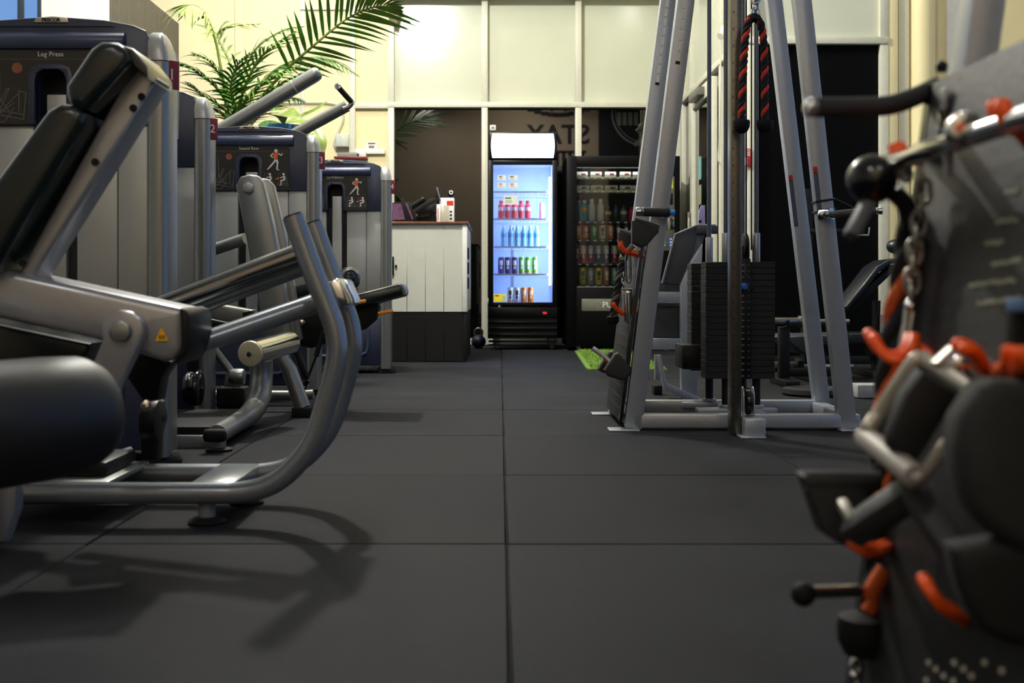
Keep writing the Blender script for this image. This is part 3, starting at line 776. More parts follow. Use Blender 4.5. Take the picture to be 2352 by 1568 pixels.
MB().beam(P(678, 795, 5.1), P(704, 868, 5.1), .03, .026, .004).build('rack_bar', BLACK, m2)
MB().tube([P(742, 762, 5.12), P(726, 818, 5.12)], .012, 10).build('gas_strut', BLACK, m2)
MB().tube([P(727, 815, 5.12), P(705, 872, 5.12)], .006, 8).build('strut_rod', BLACK, m2)
MB().cyl(P(706, 872, 5.1), P(698, 884, 5.1), .014, 10).build('strut_joint', BLACK, m2)

# ------------------------------------------------------------------ counter
ct = thing('reception_counter', 'white boarded counter with black boarded plinth and thin brown top', 'counter', (-.9, 9.3, 0))
cz = lambda py: H + (VY - py) * 8.71 / F
cX = lambda px: (px - VX) * 8.71 / F
CY0, CY1 = 8.71, 9.95
WB = mat('white_boards', '#c6c7b9', .5, 0, .03, 12, .05)
KB = mat('black_boards', '#151413', .6, 0, .1, 12, .1, spec=.2)
MB().span((-1.95, CY0 + .012, 0), (cX(1072) - .012, CY1, cz(514)), .003).build('carcass', mat('counter_core', '#1e1d1b', .6), ct)
edges = [856, 898 + 41, 981, 1023, 1062]
xs = [cX(1062) - .1415 * k for k in range(0, 9)]
for k in range(8):
    MB().span((xs[k + 1] + .0006, CY0, cz(716)), (xs[k] - .0006, CY0 + .02, cz(515)), .002, 1).build('board', WB, ct)
    MB().span((xs[k + 1] + .0006, CY0 + .004, .004), (xs[k] - .0006, CY0 + .02, cz(719)), .002, 1).build('plinth_board', KB, ct)
MB().span((cX(1062), CY0 - .008, cz(716)), (cX(1073), CY0 + .03, cz(515)), .003).build('corner_board', WHITE, ct)
MB().span((cX(1072) - .02, CY0 + .02, cz(716)), (cX(1072), CY1, cz(515)), .003).build('end_board', WB, ct)
MB().span((cX(1072) - .02, CY0, .004), (cX(1071), CY1, cz(719)), .003).build('end_plinth', KB, ct)
MB().span((-1.95, CY0 - .02, cz(515)), (cX(1073) + .01, CY1, cz(509)), .004).build('worktop', mat('brown_top', '#6b4630', .35, 0, .2, 20), ct)
for k in range(3):
    y0 = 9.05 + .0 * k
    z = cz(580 + k * 35)
    MB().span((cX(1072) - .002, 8.86, z - .045), (cX(1072) + .012, 9.0, z + .045), .003).build('end_socket', BLACK, ct)
MB().span((cX(898), CY0 - .012, cz(632)), (cX(905), CY0, cz(589)), .002).build('handle', BLACK, ct)
MB().span((cX(907), CY0 - .01, cz(614)), (cX(912), CY0, cz(608)), .002).build('lock', BLACK, ct)
TOPZ = cz(509)
DY = 8.95
def cp_(px, py, d=DY): return P(px, py, d)
def on(px, d): return Vector(((px - VX) * d / F, d, TOPZ))
mo = thing('monitor', 'tilted monitor with purple picture on the counter top, leftmost item', 'monitor', on(915, 9.0))
a = [(888, 466), (940, 463), (956, 506), (888, 508)]
MB().prism([P(x, y, 9.0) for x, y in a], (0, .03, 0), .003).build('casing', BLACK, mo)
MB().prism([P(x, y, 8.999) for x, y in ((888, 469), (936, 467), (950, 504), (888, 505))], (0, -.002, 0)).build('screen', mat('purple_screen', '#54384e', .3, 0, .6, 60, emit='#7a5070', estr=.22), mo)
MB().prism([P(x, y, 8.98) for x, y in ((920, 455), (926, 455), (948, 508), (932, 508))], (0, -.012, 0), .002).build('stand_strut', BLACK, mo)
MB().span((on(925, 9).x, 8.96, TOPZ), (on(955, 9).x, 9.1, TOPZ + .012), .003).build('stand_base', BLACK, mo)
pt = thing('card_terminal', 'black tilted payment terminal on a stand in the middle of the counter', 'terminal', on(975, 9.05))
MB().prism([P(x, y, 9.05) for x, y in ((954, 482), (990, 455), (1004, 455), (1004, 462), (955, 491))], (0, .12, 0), .005).build('upper_case', BLACK, pt)
MB().prism([P(x, y, 9.02) for x, y in ((957, 492), (1000, 462), (1002, 480), (985, 498), (962, 500))], (0, .12, 0), .005).build('lower_case', BLACKG, pt)
MB().prism([P(x, y, 9.05) for x, y in ((950, 498), (1000, 488), (1004, 509), (960, 509))], (0, .14, 0), .005).build('stand', BLACK, pt)
MB().cyl(P(956, 493, 9.03), P(962, 497, 9.03), .008, 10).build('joint', CHROME, pt)
MB().span(P(998, 430, 9.15), P(1012, 470, 9.2), .006).build('back_post', BLACK, pt)
bx2 = thing('leaflet_box', 'white carton with red square on the counter beside the hand gel bottle', 'box', on(1028, 9.0))
a = on(1010, 9.0); b = on(1043, 9.0)
MB().span((a.x, 9.0, TOPZ), (b.x, 9.09, P(0, 454, 9.0).z), .003).build('carton', WHITE, bx2)
MB().span((P(1026, 0, 9).x, 8.997, P(0, 471, 9).z), (P(1041, 0, 9).x, 9.0, P(0, 461, 9).z)).build('red_print', RED, bx2)
mb = MB()
for k in range(3): mb.span((P(1033, 0, 9).x, 8.998, P(0, 488 + k * 8, 9).z), (P(1038, 0, 9).x, 9.0, P(0, 484 + k * 8, 9).z))
mb.build('black_print', BLACK, bx2)
hg = thing('card_holder', 'clear holder of cards with white nozzle bottle in front of the white carton', 'holder', on(1012, 8.9))
a = on(1003, 8.88); b = on(1012, 8.88)
MB().span((a.x, 8.88, TOPZ), (b.x, 8.93, P(0, 469, 8.88).z), .002).build('card_stack', WHITE, hg)
MB().span((P(1005, 0, 8.88).x, 8.878, P(0, 505, 8.88).z), (P(1007, 0, 8.88).x, 8.88, P(0, 478, 8.88).z)).build('card_print', PRINTO, hg)
a = on(1013, 8.88); b = on(1030, 8.88)
MB().span((a.x, 8.88, TOPZ), (b.x, 8.93, P(0, 471, 8.88).z), .003).build('clear_case', mat('clear_plastic', '#b9b5a2', .15, 0, .1, 60), hg)
MB().lathe([(.02, 0), (.022, .05), (.02, .065), (.008, .08), (.008, .095)], 14, (P(1017, 0, 8.9).x, 8.9, P(0, 472, 8.9).z - .06)).build('bottle', WHITE, hg)
MB().beam(P(1004, 431, 8.96), P(1012, 462, 8.96), .012, .010, .003).build('pen', PRINTG, hg)
wc = thing('webcam', 'small black ball webcam with white lens ring on the counter behind the carton', 'camera', on(1035, 9.16))
MB().ball(P(1035, 443, 9.16), .028, 18, 12).build('body', BLACK, wc)
q = P(1036, 442, 9.13)
MB().tube([q + Vector((.013 * math.cos(k * PI / 8), 0, .013 * math.sin(k * PI / 8))) for k in range(16)], .004, 6, closed=True).build('lens_ring', WHITE, wc)
MB().cyl((P(1035, 0, 9.16).x, 9.16, TOPZ), P(1035, 448, 9.16), .014, 12).build('stem', BLACK, wc)
kb = thing('kettlebell', 'dark blue kettlebell on the floor between the counter and the fridge', 'kettlebell', (-.20, 10.75, 0))
c_ = Vector((P(1099, 0, 10.75).x, 10.75, .062))
MB().ball(c_, .07, 24, 14, (1, 1, .92)).build('bell', mat('blue_vinyl', '#0c1436', .4, 0, .1), kb)
MB().tube([c_ + Vector((-.03, 0, .05)), c_ + Vector((-.034, 0, .10)), c_ + Vector((0, 0, .125)), c_ + Vector((.034, 0, .10)), c_ + Vector((.03, 0, .05))], .012, 10, 5).build('handle', STAIN, kb)
# ------------------------------------------------------------------ drinks fridge
FD = 10.45
def fx(px, d=FD): return (px - VX) * d / F
def fz(py, d=FD): return H + (VY - py) * d / F
fr = thing('drinks_fridge', 'tall black glass door drinks fridge with glowing white header', 'fridge', (.21, 10.8, 0))
x0, x1 = fx(1122), fx(1280)
FB = FD + .62
FRB = mat('fridge_black', '#07080a', .3, 0, .15, 30, spec=.25)
FIN = mat('fridge_liner', '#b9cdf0', .5, 0, .03, 10)
# cabinet as separate walls so that the inside is hollow
zb, zt = fz(700), fz(368)
MB().span((x0, FD + .06, .10), (x1, FB, zb)).build('machine_box', FRB, fr)
cb = MB(); cb.span((x0, FD + .06, zb), (x0 + .02, FB, fz(303))); cb.span((x1 - .02, FD + .06, zb), (x1, FB, fz(303)))
cb.span((x0, FB - .02, zb), (x1, FB, fz(303))); cb.span((x0, FD + .06, fz(304)), (x1, FB, fz(303))); cb.span((x0, FD + .06, zt), (x1, FB, zt + .03))
cb.build('cabinet', FRB, fr)
ln = MB(); ln.span((x0 + .02, FD + .07, zb), (x0 + .045, FB - .02, zt)); ln.span((x1 - .045, FD + .07, zb), (x1 - .02, FB - .02, zt))
ln.span((x0 + .02, FB - .05, zb), (x1 - .02, FB - .02, zt)); ln.span((x0 + .02, FD + .07, zt - .02), (x1 - .02, FB - .02, zt)); ln.span((x0 + .02, FD + .07, zb), (x1 - .02, FB - .02, zb + .012))
ln.build('liner', FIN, fr)
MB().span((fx(1174, 11), FB - .056, zb + .03), (fx(1180, 11), FB - .05, fz(515))).build('cable_channel', mat('liner_grey', '#7f8da8', .5), fr)
# lit header
hp = []
for k in range(9):
    t_ = k / 8; z = fz(362) + (fz(307) - fz(362)) * t_
    hp.append((fx(1131) - .012 * math.sin(PI * t_), z))
for k in range(9):
    t_ = 1 - k / 8; z = fz(362) + (fz(307) - fz(362)) * t_
    hp.append((fx(1271) + .012 * math.sin(PI * t_), z))
MB().span((x0 + .004, FD + .01, fz(366)), (x1 - .004, FD + .08, fz(303)), .01).build('header_case', FRB, fr)
MB().prism([(x, FD - .006, z) for x, z in hp], (0, .03, 0), .008, 3).build('header_light', mat('header_glow', '#f4f8ff', .4, 0, .01, 5, emit='#eaf2ff', estr=3.2), fr)
# door
dr = MB()
fx0, fx1, fz0, fz1 = fx(1122), fx(1279), fz(702), fz(368)
ix0, ix1, iz0, iz1 = fx(1133), fx(1269), fz(694), fz(378)
dr.span((fx0, FD, fz0), (ix0, FD + .05, fz1), .003); dr.span((ix1, FD, fz0), (fx1, FD + .05, fz1), .003)
dr.span((ix0 - .002, FD, fz0), (ix1 + .002, FD + .05, iz0), .003); dr.span((ix0 - .002, FD, iz1), (ix1 + .002, FD + .05, fz1), .003)
dr.build('door', FRB, fr)
MB().span((ix0 - .004, FD + .02, iz0 - .004), (ix1 + .004, FD + .026, iz1 + .004)).build('door_glass', glass_mat('fridge_glass', (.93, .96, 1)), fr)
MB().span((fx(1119), FD + .02, fz(696)), (fx(1123), FD + .04, fz(685)), .002).build('hinge', PRINTW, fr)
MB().cyl((fx(1147), FD - .004, fz(703)), (fx(1147), FD + .01, fz(703)), .012, 14).build('door_lock', CHROME, fr)
# lower grille with slats
MB().span((x0, FD + .03, .10), (x1, FD + .07, fz(704))).build('grille_back', mat('grille_dark', '#040405', .6), fr)
MB().span((x0, FD, fz(728)), (x1, FD + .04, fz(706)), .004).build('control_panel', FRB, fr)
for k in range(4):
    z = fz(740 + 14.5 * k)
    MB().beam((x0, FD + .02, z), (x1, FD + .02, z), .034, .022, .004).build('grille_slat', FRB, fr)
MB().span((x0, FD + .0, fz(800) + .03), (x1, FD + .06, fz(790)), .004).build('base_rail', FRB, fr)
MB().span((fx(1245), FD - .003, fz(722)), (fx(1259), FD + .002, fz(715))).build('display_window', BLACK, fr)
text('5.0', .026, (fx(1251), FD - .0035, fz(718.5)), mat('led_red', '#ff2a2a', .4, emit='#ff1a1a', estr=4), fr)
for px in (1140, 1269):
    MB().cyl((fx(px) - .02, FD + .09, .030), (fx(px) + .02, FD + .09, .030), .030, 18, bevel=.006).build('caster', mat('caster_cream', '#a59f8b', .4, .3), fr)
    MB().span((fx(px) - .032, FD + .06, .035), (fx(px) + .032, FD + .13, .105), .004).build('caster_fork', mat('caster_steel', '#8d8a80', .35, .8), fr)
for px in (1140, 1269):
    MB().cyl((fx(px) - .02, FB - .08, .030), (fx(px) + .02, FB - .08, .030), .030, 18, bevel=.006).build('caster', MATS['caster_cream'], fr)
    MB().span((fx(px) - .032, FB - .12, .035), (fx(px) + .032, FB - .05, .105), .004).build('caster_fork', MATS['caster_steel'], fr)
LED = mat('led_strip', '#f0f5ff', .4, emit='#dfeaff', estr=9)
MB().span((ix1 - .030, FD + .065, fz(655)), (ix1 - .012, FD + .078, fz(405)), .002).build('led_tube', LED, fr)
MB().span((ix0 + .03, FD + .08, zt - .032), (ix1 - .03, FD + .10, zt - .022), .002).build('led_bar', mat('led_bar', '#e8f0ff', .4, emit='#cfe0ff', estr=2.5), fr)
lf = bpy.data.lights.new('fridge_light', 'AREA'); lf.shape = 'RECTANGLE'; lf.size = .03; lf.size_y = 1.1; lf.energy = 7; lf.color = (.68, .82, 1)
lo = bpy.data.objects.new('fridge_light', lf); COL.objects.link(lo); lo.location = (ix1 - .032, FD + .085, fz(535)); lo.rotation_euler = (0, R(-90), R(-25)); lo.rotation_euler = Vector((-.8, .6, 0)).to_track_quat('-Z', 'Y').to_euler()
lf2 = bpy.data.lights.new('fridge_top_light', 'AREA'); lf2.shape = 'RECTANGLE'; lf2.size = .45; lf2.size_y = .03; lf2.energy = 3; lf2.color = (.68, .82, 1)
lo = bpy.data.objects.new('fridge_top_light', lf2); COL.objects.link(lo); lo.location = ((ix0 + ix1) / 2, FD + .12, zt - .036)
SHELF = mat('shelf_wire', '#d8e4fa', .4, .2, .05)
shelf_z = [fz(py, FD + .1) for py in (441, 503, 567, 630)]
for z in shelf_z:
    mb = MB(); mb.span((x0 + .045, FD + .075, z - .010), (x1 - .047, FD + .083, z + .006))
    for k in range(14):
        xx = x0 + .06 + k * (x1 - x0 - .12) / 13; mb.span((xx - .002, FD + .08, z - .006), (xx + .002, FB - .06, z - .002))
    mb.span((x0 + .045, FB - .066, z - .008), (x1 - .047, FB - .06, z))
    mb.build('shelf', SHELF, fr)
# price stickers on the glass
def stick(px0, py0, px1, py1, cm, sy=FD + .0185):
    st = MB().span((fx(px0), sy - .001, fz(py1)), (fx(px1), sy + .0005, fz(py0))).build('price_sticker', PRINTW, fr)
    hh = (py1 - py0); mb = MB()
    mb.span((fx(px0 + 3), sy - .0018, fz(py0 + hh * .38)), (fx(px0 + (px1 - px0) * .55), sy - .001, fz(py0 + hh * .18)))
    mb.build('price_print', cm, fr)
    mb = MB()
    for k in range(2): mb.span((fx(px0 + 3), sy - .0018, fz(py0 + hh * (.62 + .18 * k))), (fx(px0 + (px1 - px0) * .6), sy - .001, fz(py0 + hh * (.55 + .18 * k))))
    mb.build('line_print', PRINTG, fr)
stick(1143, 402, 1162, 413, BLACK); stick(1168, 402, 1189, 413, BLACK)
stick(1143, 419, 1162, 430, RED); stick(1169, 419, 1189, 431, RED)
stick(1157, 449, 1188, 469, mat('print_green', '#4d7d3a', .6))
YEL = mat('yellow_label', '#f2dc28', .5, 0, .05)
MB().span((fx(1134), FD + .017, fz(693)), (fx(1163), FD + .018, fz(675))).build('yellow_sticker', YEL, fr)
MB().span((fx(1153), FD + .0155, fz(691)), (fx(1161), FD + .017, fz(679))).build('sticker_picture', mat('pic_green', '#a9c39a', .5), fr)
MB().span((fx(1137), FD + .0155, fz(680)), (fx(1146), FD + .017, fz(678))).build('sticker_print', BLACK, fr)

# ------------------------------------------------------------------ drinks
MESH = {}
def cached(key, fn, m):
    """first use builds the mesh; later uses share it"""
    k = (key, m.name)
    if k not in MESH:
        o = fn().build(key, m, None); MESH[k] = o.data; me = o.data
        bpy.data.objects.remove(o)
    return MESH[k]
def put(name, me, parent, loc=(0, 0, 0)):
    o = bpy.data.objects.new(name, me); COL.objects.link(o); o.parent = parent; o.location = loc; return o
ALU = mat('can_metal', '#c6c8cc', .25, .9, .05)
def can(loc, hex1, label, group, h=.152, r=.031, hex2=None, patch='#e9e9ee', band=.35):
    c1 = mat('can_' + hex1, hex1, .3, .25, .05, 60)
    t = thing('drink_can', label, 'can', loc, group)
    put('body', cached('canbody%.3f' % h, lambda: MB().lathe([(r * .75, 0), (r * .92, .004), (r, .012), (r, h - .014), (r * .86, h - .003)], 18), c1), t)
    put('lid', cached('canlid%.3f' % h, lambda: MB().lathe([(r * .87, h - .0035), (r * .9, h), (r * .82, h), (r * .80, h - .003)], 18), ALU), t)
    if hex2:
        c2 = mat('can_' + hex2, hex2, .3, .25, .05, 60)
        put('lower_band', cached('canband%.3f%.2f' % (h, band), lambda: MB().lathe([(r * 1.002, .013), (r * 1.006, .016), (r * 1.006, h * band), (r * 1.002, h * band + .002)], 18), c2), t)
    if patch:
        def pf():
            mb = MB()
            for (a0, a1, z0, z1) in ((-118, -62, .52, .80), (-108, -72, .28, .44), (-100, -84, .40, .60)):
                n = 5
                for k in range(n):
                    A = R(a0 + (a1 - a0) * k / n); B = R(a0 + (a1 - a0) * (k + 1) / n); q = r * 1.012
                    mb.poly([(q * math.cos(A), q * math.sin(A), h * z0), (q * math.cos(B), q * math.sin(B), h * z0), (q * math.cos(B), q * math.sin(B), h * z1), (q * math.cos(A), q * math.sin(A), h * z1)])
            return mb
        put('label_print', cached('canpatch%.3f' % h, pf, mat('can_print_' + patch, patch, .4)), t)
    return t
def bottle(loc, hexb, hexc_, label, group, h=.17, r=.031, kind='sport', patch='#ececec', clear=False):
    cm = mat('bottle_' + hexb, hexb, .12 if clear else .3, 0, .08, 60, coat=.5 if clear else 0)
    t = thing('drink_bottle', label, 'bottle', loc, group)
    prof = [(r * .8, 0), (r, .008), (r, h * .30), (r * .94, h * .36), (r, h * .42), (r, h * .66), (r * .8, h * .76), (r * .42, h * .86), (r * .42, h * .90)]
    if kind == 'sport': prof = [(r * .8, 0), (r, .008), (r, h * .72), (r * .7, h * .80), (r * .55, h * .84), (r * .55, h * .86)]
    put('body', cached('bbody%s%.3f' % (kind, h), lambda: MB().lathe(prof, 18), cm), t)
    rc = r * (.62 if kind == 'sport' else .46)
    put('cap', cached('bcap%s%.3f' % (kind, h), lambda: MB().lathe([(rc, h * .86), (rc, h * .985), (rc * .9, h)], 16), mat('cap_' + hexc_, hexc_, .4)), t)
    if patch:
        put('label', cached('blab%s%.3f' % (kind, h), lambda: MB().lathe([(r * 1.004, h * .44), (r * 1.012, h * .445), (r * 1.012, h * .63), (r * 1.004, h * .635)], 18), mat('can_print_' + patch, patch, .4)), t)
    return t
ORD = ['first', 'second', 'third', 'fourth', 'fifth', 'sixth', 'seventh', 'eighth', 'ninth']
d = FD + .17
def fpt(px, z, dd=d): return ((px - VX) * dd / F, dd, z)
for i, px in enumerate((1151, 1166, 1181, 1196.5, 1212)):
    bottle(fpt(px, shelf_z[1] + .0065), '#d9304a', '#c8243c', 'red sports drink bottle, %s from left on the fridge shelf of red bottles' % ORD[i], 'red bottles in the fridge', h=.170, r=.029, patch='#e8b6c2')
can(fpt(1245, shelf_z[1] + .0065), '#e47ab0', 'lone pink can at the right end of the red bottle shelf in the fridge', 'cans in the fridge', h=.15, r=.024)
for i, px in enumerate((1157, 1173, 1188, 1203, 1218, 1233)):
    bottle(fpt(px, shelf_z[2] + .0065), '#7cc4f2', '#b8d8f0', 'clear blue water bottle, %s from left on the fridge water shelf' % ORD[i], 'water bottles in the fridge', h=.195, r=.028, kind='water', patch='#4f9bdc', clear=True)
for i, (px, c1, c2, nm) in enumerate(((1151, '#3a2a8c', None, 'purple'), (1166, '#34207c', None, 'purple'), (1182, '#2c1e6c', None, 'purple'), (1198, '#6cc832', '#d8406c', 'green and pink'), (1213, '#6cc832', '#d8406c', 'green and pink'), (1229, '#6cc832', '#d8406c', 'green and pink'))):
    can(fpt(px, shelf_z[3] + .0065), c1, '%s can, %s from left on the fourth shelf of the drinks fridge' % (nm, ORD[i]), 'cans in the fridge', h=.156, r=.029, hex2=c2, patch='#e9e9f4', band=.14)
for i, (px, c1, c2, nm) in enumerate(((1172, '#e6e8ee', '#e08a80', 'white'), (1187.5, '#e6e8ee', '#b8a0d8', 'white'), (1203, '#f0862a', None, 'orange'), (1219, '#ee8020', None, 'orange'))):
    can(fpt(px, zb + .0125), c1, '%s can, %s from left on the bottom of the drinks fridge' % (nm, ORD[i]), 'cans in the fridge', h=.150, r=.029, hex2=c2, patch='#222028' if nm == 'white' else '#f8d8b0', band=.2)

# ------------------------------------------------------------------ vending machine
VD = 10.30
def vx(px, dd=VD): return (px - VX) * dd / F
def vz(py, dd=VD): return H + (VY - py) * dd / F
vm = thing('vending_machine', 'wide black vending machine with rows of bottles and cans behind glass', 'vending machine', (1.1, 10.7, 0))
VX0, VX1, VY1 = vx(1302), vx(1562), VD + .80
VBK = mat('vending_black', '#070708', .4, 0, .15, 20, spec=.12)
a0, a1, b0, b1 = vx(1325), vx(1486), vz(658), vz(385)
mb = MB()
mb.span((VX0, VD, .04), (a0, VD + .07, vz(358)), .004); mb.span((a1, VD, .04), (VX1, VD + .07, vz(358)), .004)
mb.span((a0 - .003, VD, b1), (a1 + .003, VD + .07, vz(358)), .004); mb.span((a0 - .003, VD, .04), (a1 + .003, VD + .07, b0), .004)
mb.build('door', VBK, vm)
mb = MB(); mb.span((VX0, VD + .07, .04), (VX0 + .03, VY1, vz(358))); mb.span((VX1 - .03, VD + .07, .04), (VX1, VY1, vz(358)))
mb.span((VX0, VY1 - .03, .04), (VX1, VY1, vz(358))); mb.span((VX0, VD + .07, vz(360)), (VX1, VY1, vz(358))); mb.span((VX0, VD + .07, .04), (VX1, VY1, .08)); mb.span((a1 + .02, VD + .07, .08), (a1 + .04, VY1, vz(362)))
mb.build('cabinet', VBK, vm)
MB().span((a0 - .01, VD + .60, b0 - .03), (a1 + .02, VD + .62, b1 + .03)).build('inner_back', mat('vending_inner', '#15171c', .5), vm)
MB().span((a0 - .004, VD + .03, b0 - .004), (a1 + .004, VD + .036, b1 + .004)).build('door_glass', glass_mat('vend_glass', (.9, .92, .9)), vm)
mb = MB()
for (p, q) in (((a0, b0 - .006), (a1, b0)), ((a0, b1), (a1, b1 + .004))): mb.span((p[0], VD - .003, p[1]), (q[0], VD + .002, q[1]))
mb.build('window_trim', STEEL, vm)
for px in (1330, 1534):
    MB().cyl((vx(px), VD + .08, 0), (vx(px), VD + .08, .05), .022, 14).build('foot', STEEL, vm)
    MB().cyl((vx(px), VY1 - .08, 0), (vx(px), VY1 - .08, .05), .022, 14).build('foot', STEEL, vm)
MB().span((vx(1336), VD - .006, vz(714)), (vx(1470), VD + .004, vz(686)), .003).build('push_flap', mat('flap_grey', '#6b6c5e', .5, .2), vm)
text('PUSH', .075, (vx(1406), VD - .0068, vz(700)), PRINTW, vm)
# selection panel
MB().span((vx(1508), VD - .008, vz(576)), (vx(1549), VD + .004, vz(405)), .003).build('panel', mat('panel_steel', '#7d7a72', .35, .7), vm)
MB().span((vx(1533), VD - .014, vz(433)), (vx(1545), VD - .008, vz(408)), .003).build('card_reader', mat('reader_yellow', '#c9cf22', .4, emit='#c9d020', estr=.5), vm)
MB().span((vx(1536), VD - .016, vz(428)), (vx(1541), VD - .014, vz(416))).build('reader_print', BLACK, vm)
MB().span((vx(1530), VD - .012, vz(470)), (vx(1545), VD - .008, vz(444)), .002).build('note_slot', BLACK, vm)
MB().span((vx(1520), VD - .012, vz(527)), (vx(1548), VD - .008, vz(500)), .003).build('coin_slot', CHROME, vm)
mb = MB()
for (x, y) in ((1523, 556), (1538, 556), (1523, 563), (1538, 563), (1523, 549), (1538, 549)): mb.span((vx(x), VD - .011, vz(y + 2)), (vx(x + 5), VD - .008, vz(y - 2)))
mb.build('keypad', mat('key_blue', '#7f9fdc', .4, emit='#5a8cff', estr=.4), vm)
vl = bpy.data.lights.new('vending_light', 'AREA'); vl.shape = 'RECTANGLE'; vl.size = .55; vl.size_y = .03; vl.energy = 2.2; vl.color = (.95, .97, 1)
lo = bpy.data.objects.new('vending_light', vl); COL.objects.link(lo); lo.location = ((a0 + a1) / 2, VD + .075, b1 + .02); lo.rotation_euler = (R(28), 0, 0)
MB().span((a0 + .02, VD + .072, b1 + .022), (a1 - .02, VD + .085, b1 + .034)).build('light_bar', mat('vend_glow', '#ffffff', .5, emit='#eef2ff', estr=2), vm)
vd = VD + .14
rows = {}
for nm, py in (('a', 410), ('b', 441), ('c', 511), ('d', 552.5), ('e', 607), ('f', 657)):
    z = vz(py, vd); rows[nm] = z + .0105
    MB().span((a0 - .01, VD + .085, z - .012), (a1 + .02, VD + .60, z + .010), .002).build('tray', mat('tray_dark', '#1b1d20', .5, .3), vm) if nm not in 'ab' else MB().span((a0 - .01, VD + .085, z - .012), (a1 + .02, VD + .60, z + .010), .002).build('tray', mat('tray_pale', '#9b9a86', .5, .1), vm)
    mb = MB()
    for k in range(9): mb.span((a0 + .02 + k * .07, VD + .082, z - .008), (a0 + .045 + k * .07, VD + .085, z + .004))
    mb.build('price_tags', PRINTW, vm)
def vpt(px, row): return ((px - VX) * vd / F, vd, rows[row])
def packet(px, row, col, label, w=.10, h=.052):
    t = thing('snack_packet', label, 'snack', vpt(px, row), 'snack packets in the vending machine')
    m = mat('packet_' + col, col, .3, .2, .12, 60)
    mb = MB()
    rings = []
    for (zz, th) in ((0, .004), (.006, .012), (.5 * h, .022), (h - .006, .012), (h, .003)):
        rings.append([(-w / 2, -th, zz), (w / 2, -th, zz), (w / 2, th, zz), (-w / 2, th, zz)])
    mb.loft(rings); o = mb.build('bag', m, None); o.parent = t
    mb = MB(); mb.box((0.012, -.021, h * .5), (w * .4, .006, h * .4)); o = mb.build('bag_print', mat('packet_brown', '#6a3a2c', .5), None); o.parent = t
    return t
for i, px in enumerate((1337, 1369, 1402, 1436, 1466)):
    packet(px, 'a', '#cfccc4', 'silvery snack packet, %s from left on the top tray of the vending machine' % ORD[i])
    packet(px + 2, 'b', '#e4e0d2', 'cream snack packet, %s from left on the second tray of the vending machine' % ORD[i], .115)
VB = 'bottles and cans in the vending machine'
for i, (px, c, cc, h, nm) in enumerate(((1331, '#1f7f98', '#d8d8d8', .20, 'teal'), (1342, '#2fa0b4', '#d8d8d8', .195, 'teal and yellow'), (1359.5, '#c9ccc8', '#e4e4e0', .205, 'frosted white'), (1379.5, '#c4c8c4', '#e4e4e0', .205, 'frosted white'), (1397, '#3a3a28', '#2a2a2a', .14, 'dark yellow'), (1414, '#26302c', '#1c1c1c', .155, 'dark green'), (1432, '#5a5d58', '#2a2a2a', .145, 'grey'), (1451, '#c42a38', '#a01c2c', .13, 'red'), (1466, '#8c2030', '#d8b020', .12, 'crimson'))):
    q_ = vpt(px, 'c')
    bottle((q_[0], q_[1] + (.085 if i == 0 else 0), q_[2]), c, cc, '%s bottle, %s from left on the third tray of the vending machine' % (nm, ORD[i]), VB, h=h, r=.030, patch={'teal and yellow': '#e0b030', 'dark yellow': '#d8c040', 'grey': '#c9c4b4'}.get(nm))
for i, (px, c, c2, nm) in enumerate(((1328, '#e08a4a', None, 'orange'), (1346, '#d63a30', '#e0a040', 'red'), (1364.5, '#3a9a3a', None, 'green'), (1384, '#dcdcd4', None, 'white'), (1402, '#f09a48', '#f07868', 'orange and pink'), (1420, '#3a1e34', None, 'dark plum'), (1438, '#20263c', None, 'dark blue'))):
    can(vpt(px, 'd'), c, '%s can, %s from left on the fourth tray of the vending machine' % (nm, ORD[i]), VB, h=.135, r=.031, hex2=c2, patch='#4a4a48' if nm == 'white' else '#e8e4dc')
for i, (px, c, c2, nm) in enumerate(((1325, '#8a2a5c', None, 'magenta'), (1340, '#c9b4b4', '#d85a50', 'white over red'), (1356.5, '#c4a8b8', '#c0286c', 'white over pink'), (1374, '#a8a4bc', '#3a2474', 'white over purple'), (1392, '#a8b4cc', '#2244a8', 'white over blue'), (1411, '#d8b4a8', '#a82a30', 'white over crimson'), (1428, '#3a7a4a', None, 'green'))):
    can(vpt(px, 'e'), c, '%s tall can, %s from left on the fifth tray of the vending machine' % (nm, ORD[i]), VB, h=.165, r=.030, hex2=c2, patch='#e4e0e0', band=.5)
for i, (px, c, c2, nm) in enumerate(((1338, '#a8c430', None, 'lime'), (1357, '#8a949c', None, 'grey'), (1375, '#e8d028', '#d84030', 'yellow'), (1393, '#a8604c', None, 'copper'), (1411, '#7ab49a', None, 'mint'), (1430, '#5a8a7a', None, 'dull green'))):
    can(vpt(px, 'f'), c, '%s tall can, %s from left on the lowest tray of the vending machine' % (nm, ORD[i]), VB, h=.160, r=.031, hex2=None, patch='#2c2c2c' if nm in ('lime', 'yellow') else '#e4e0dc')

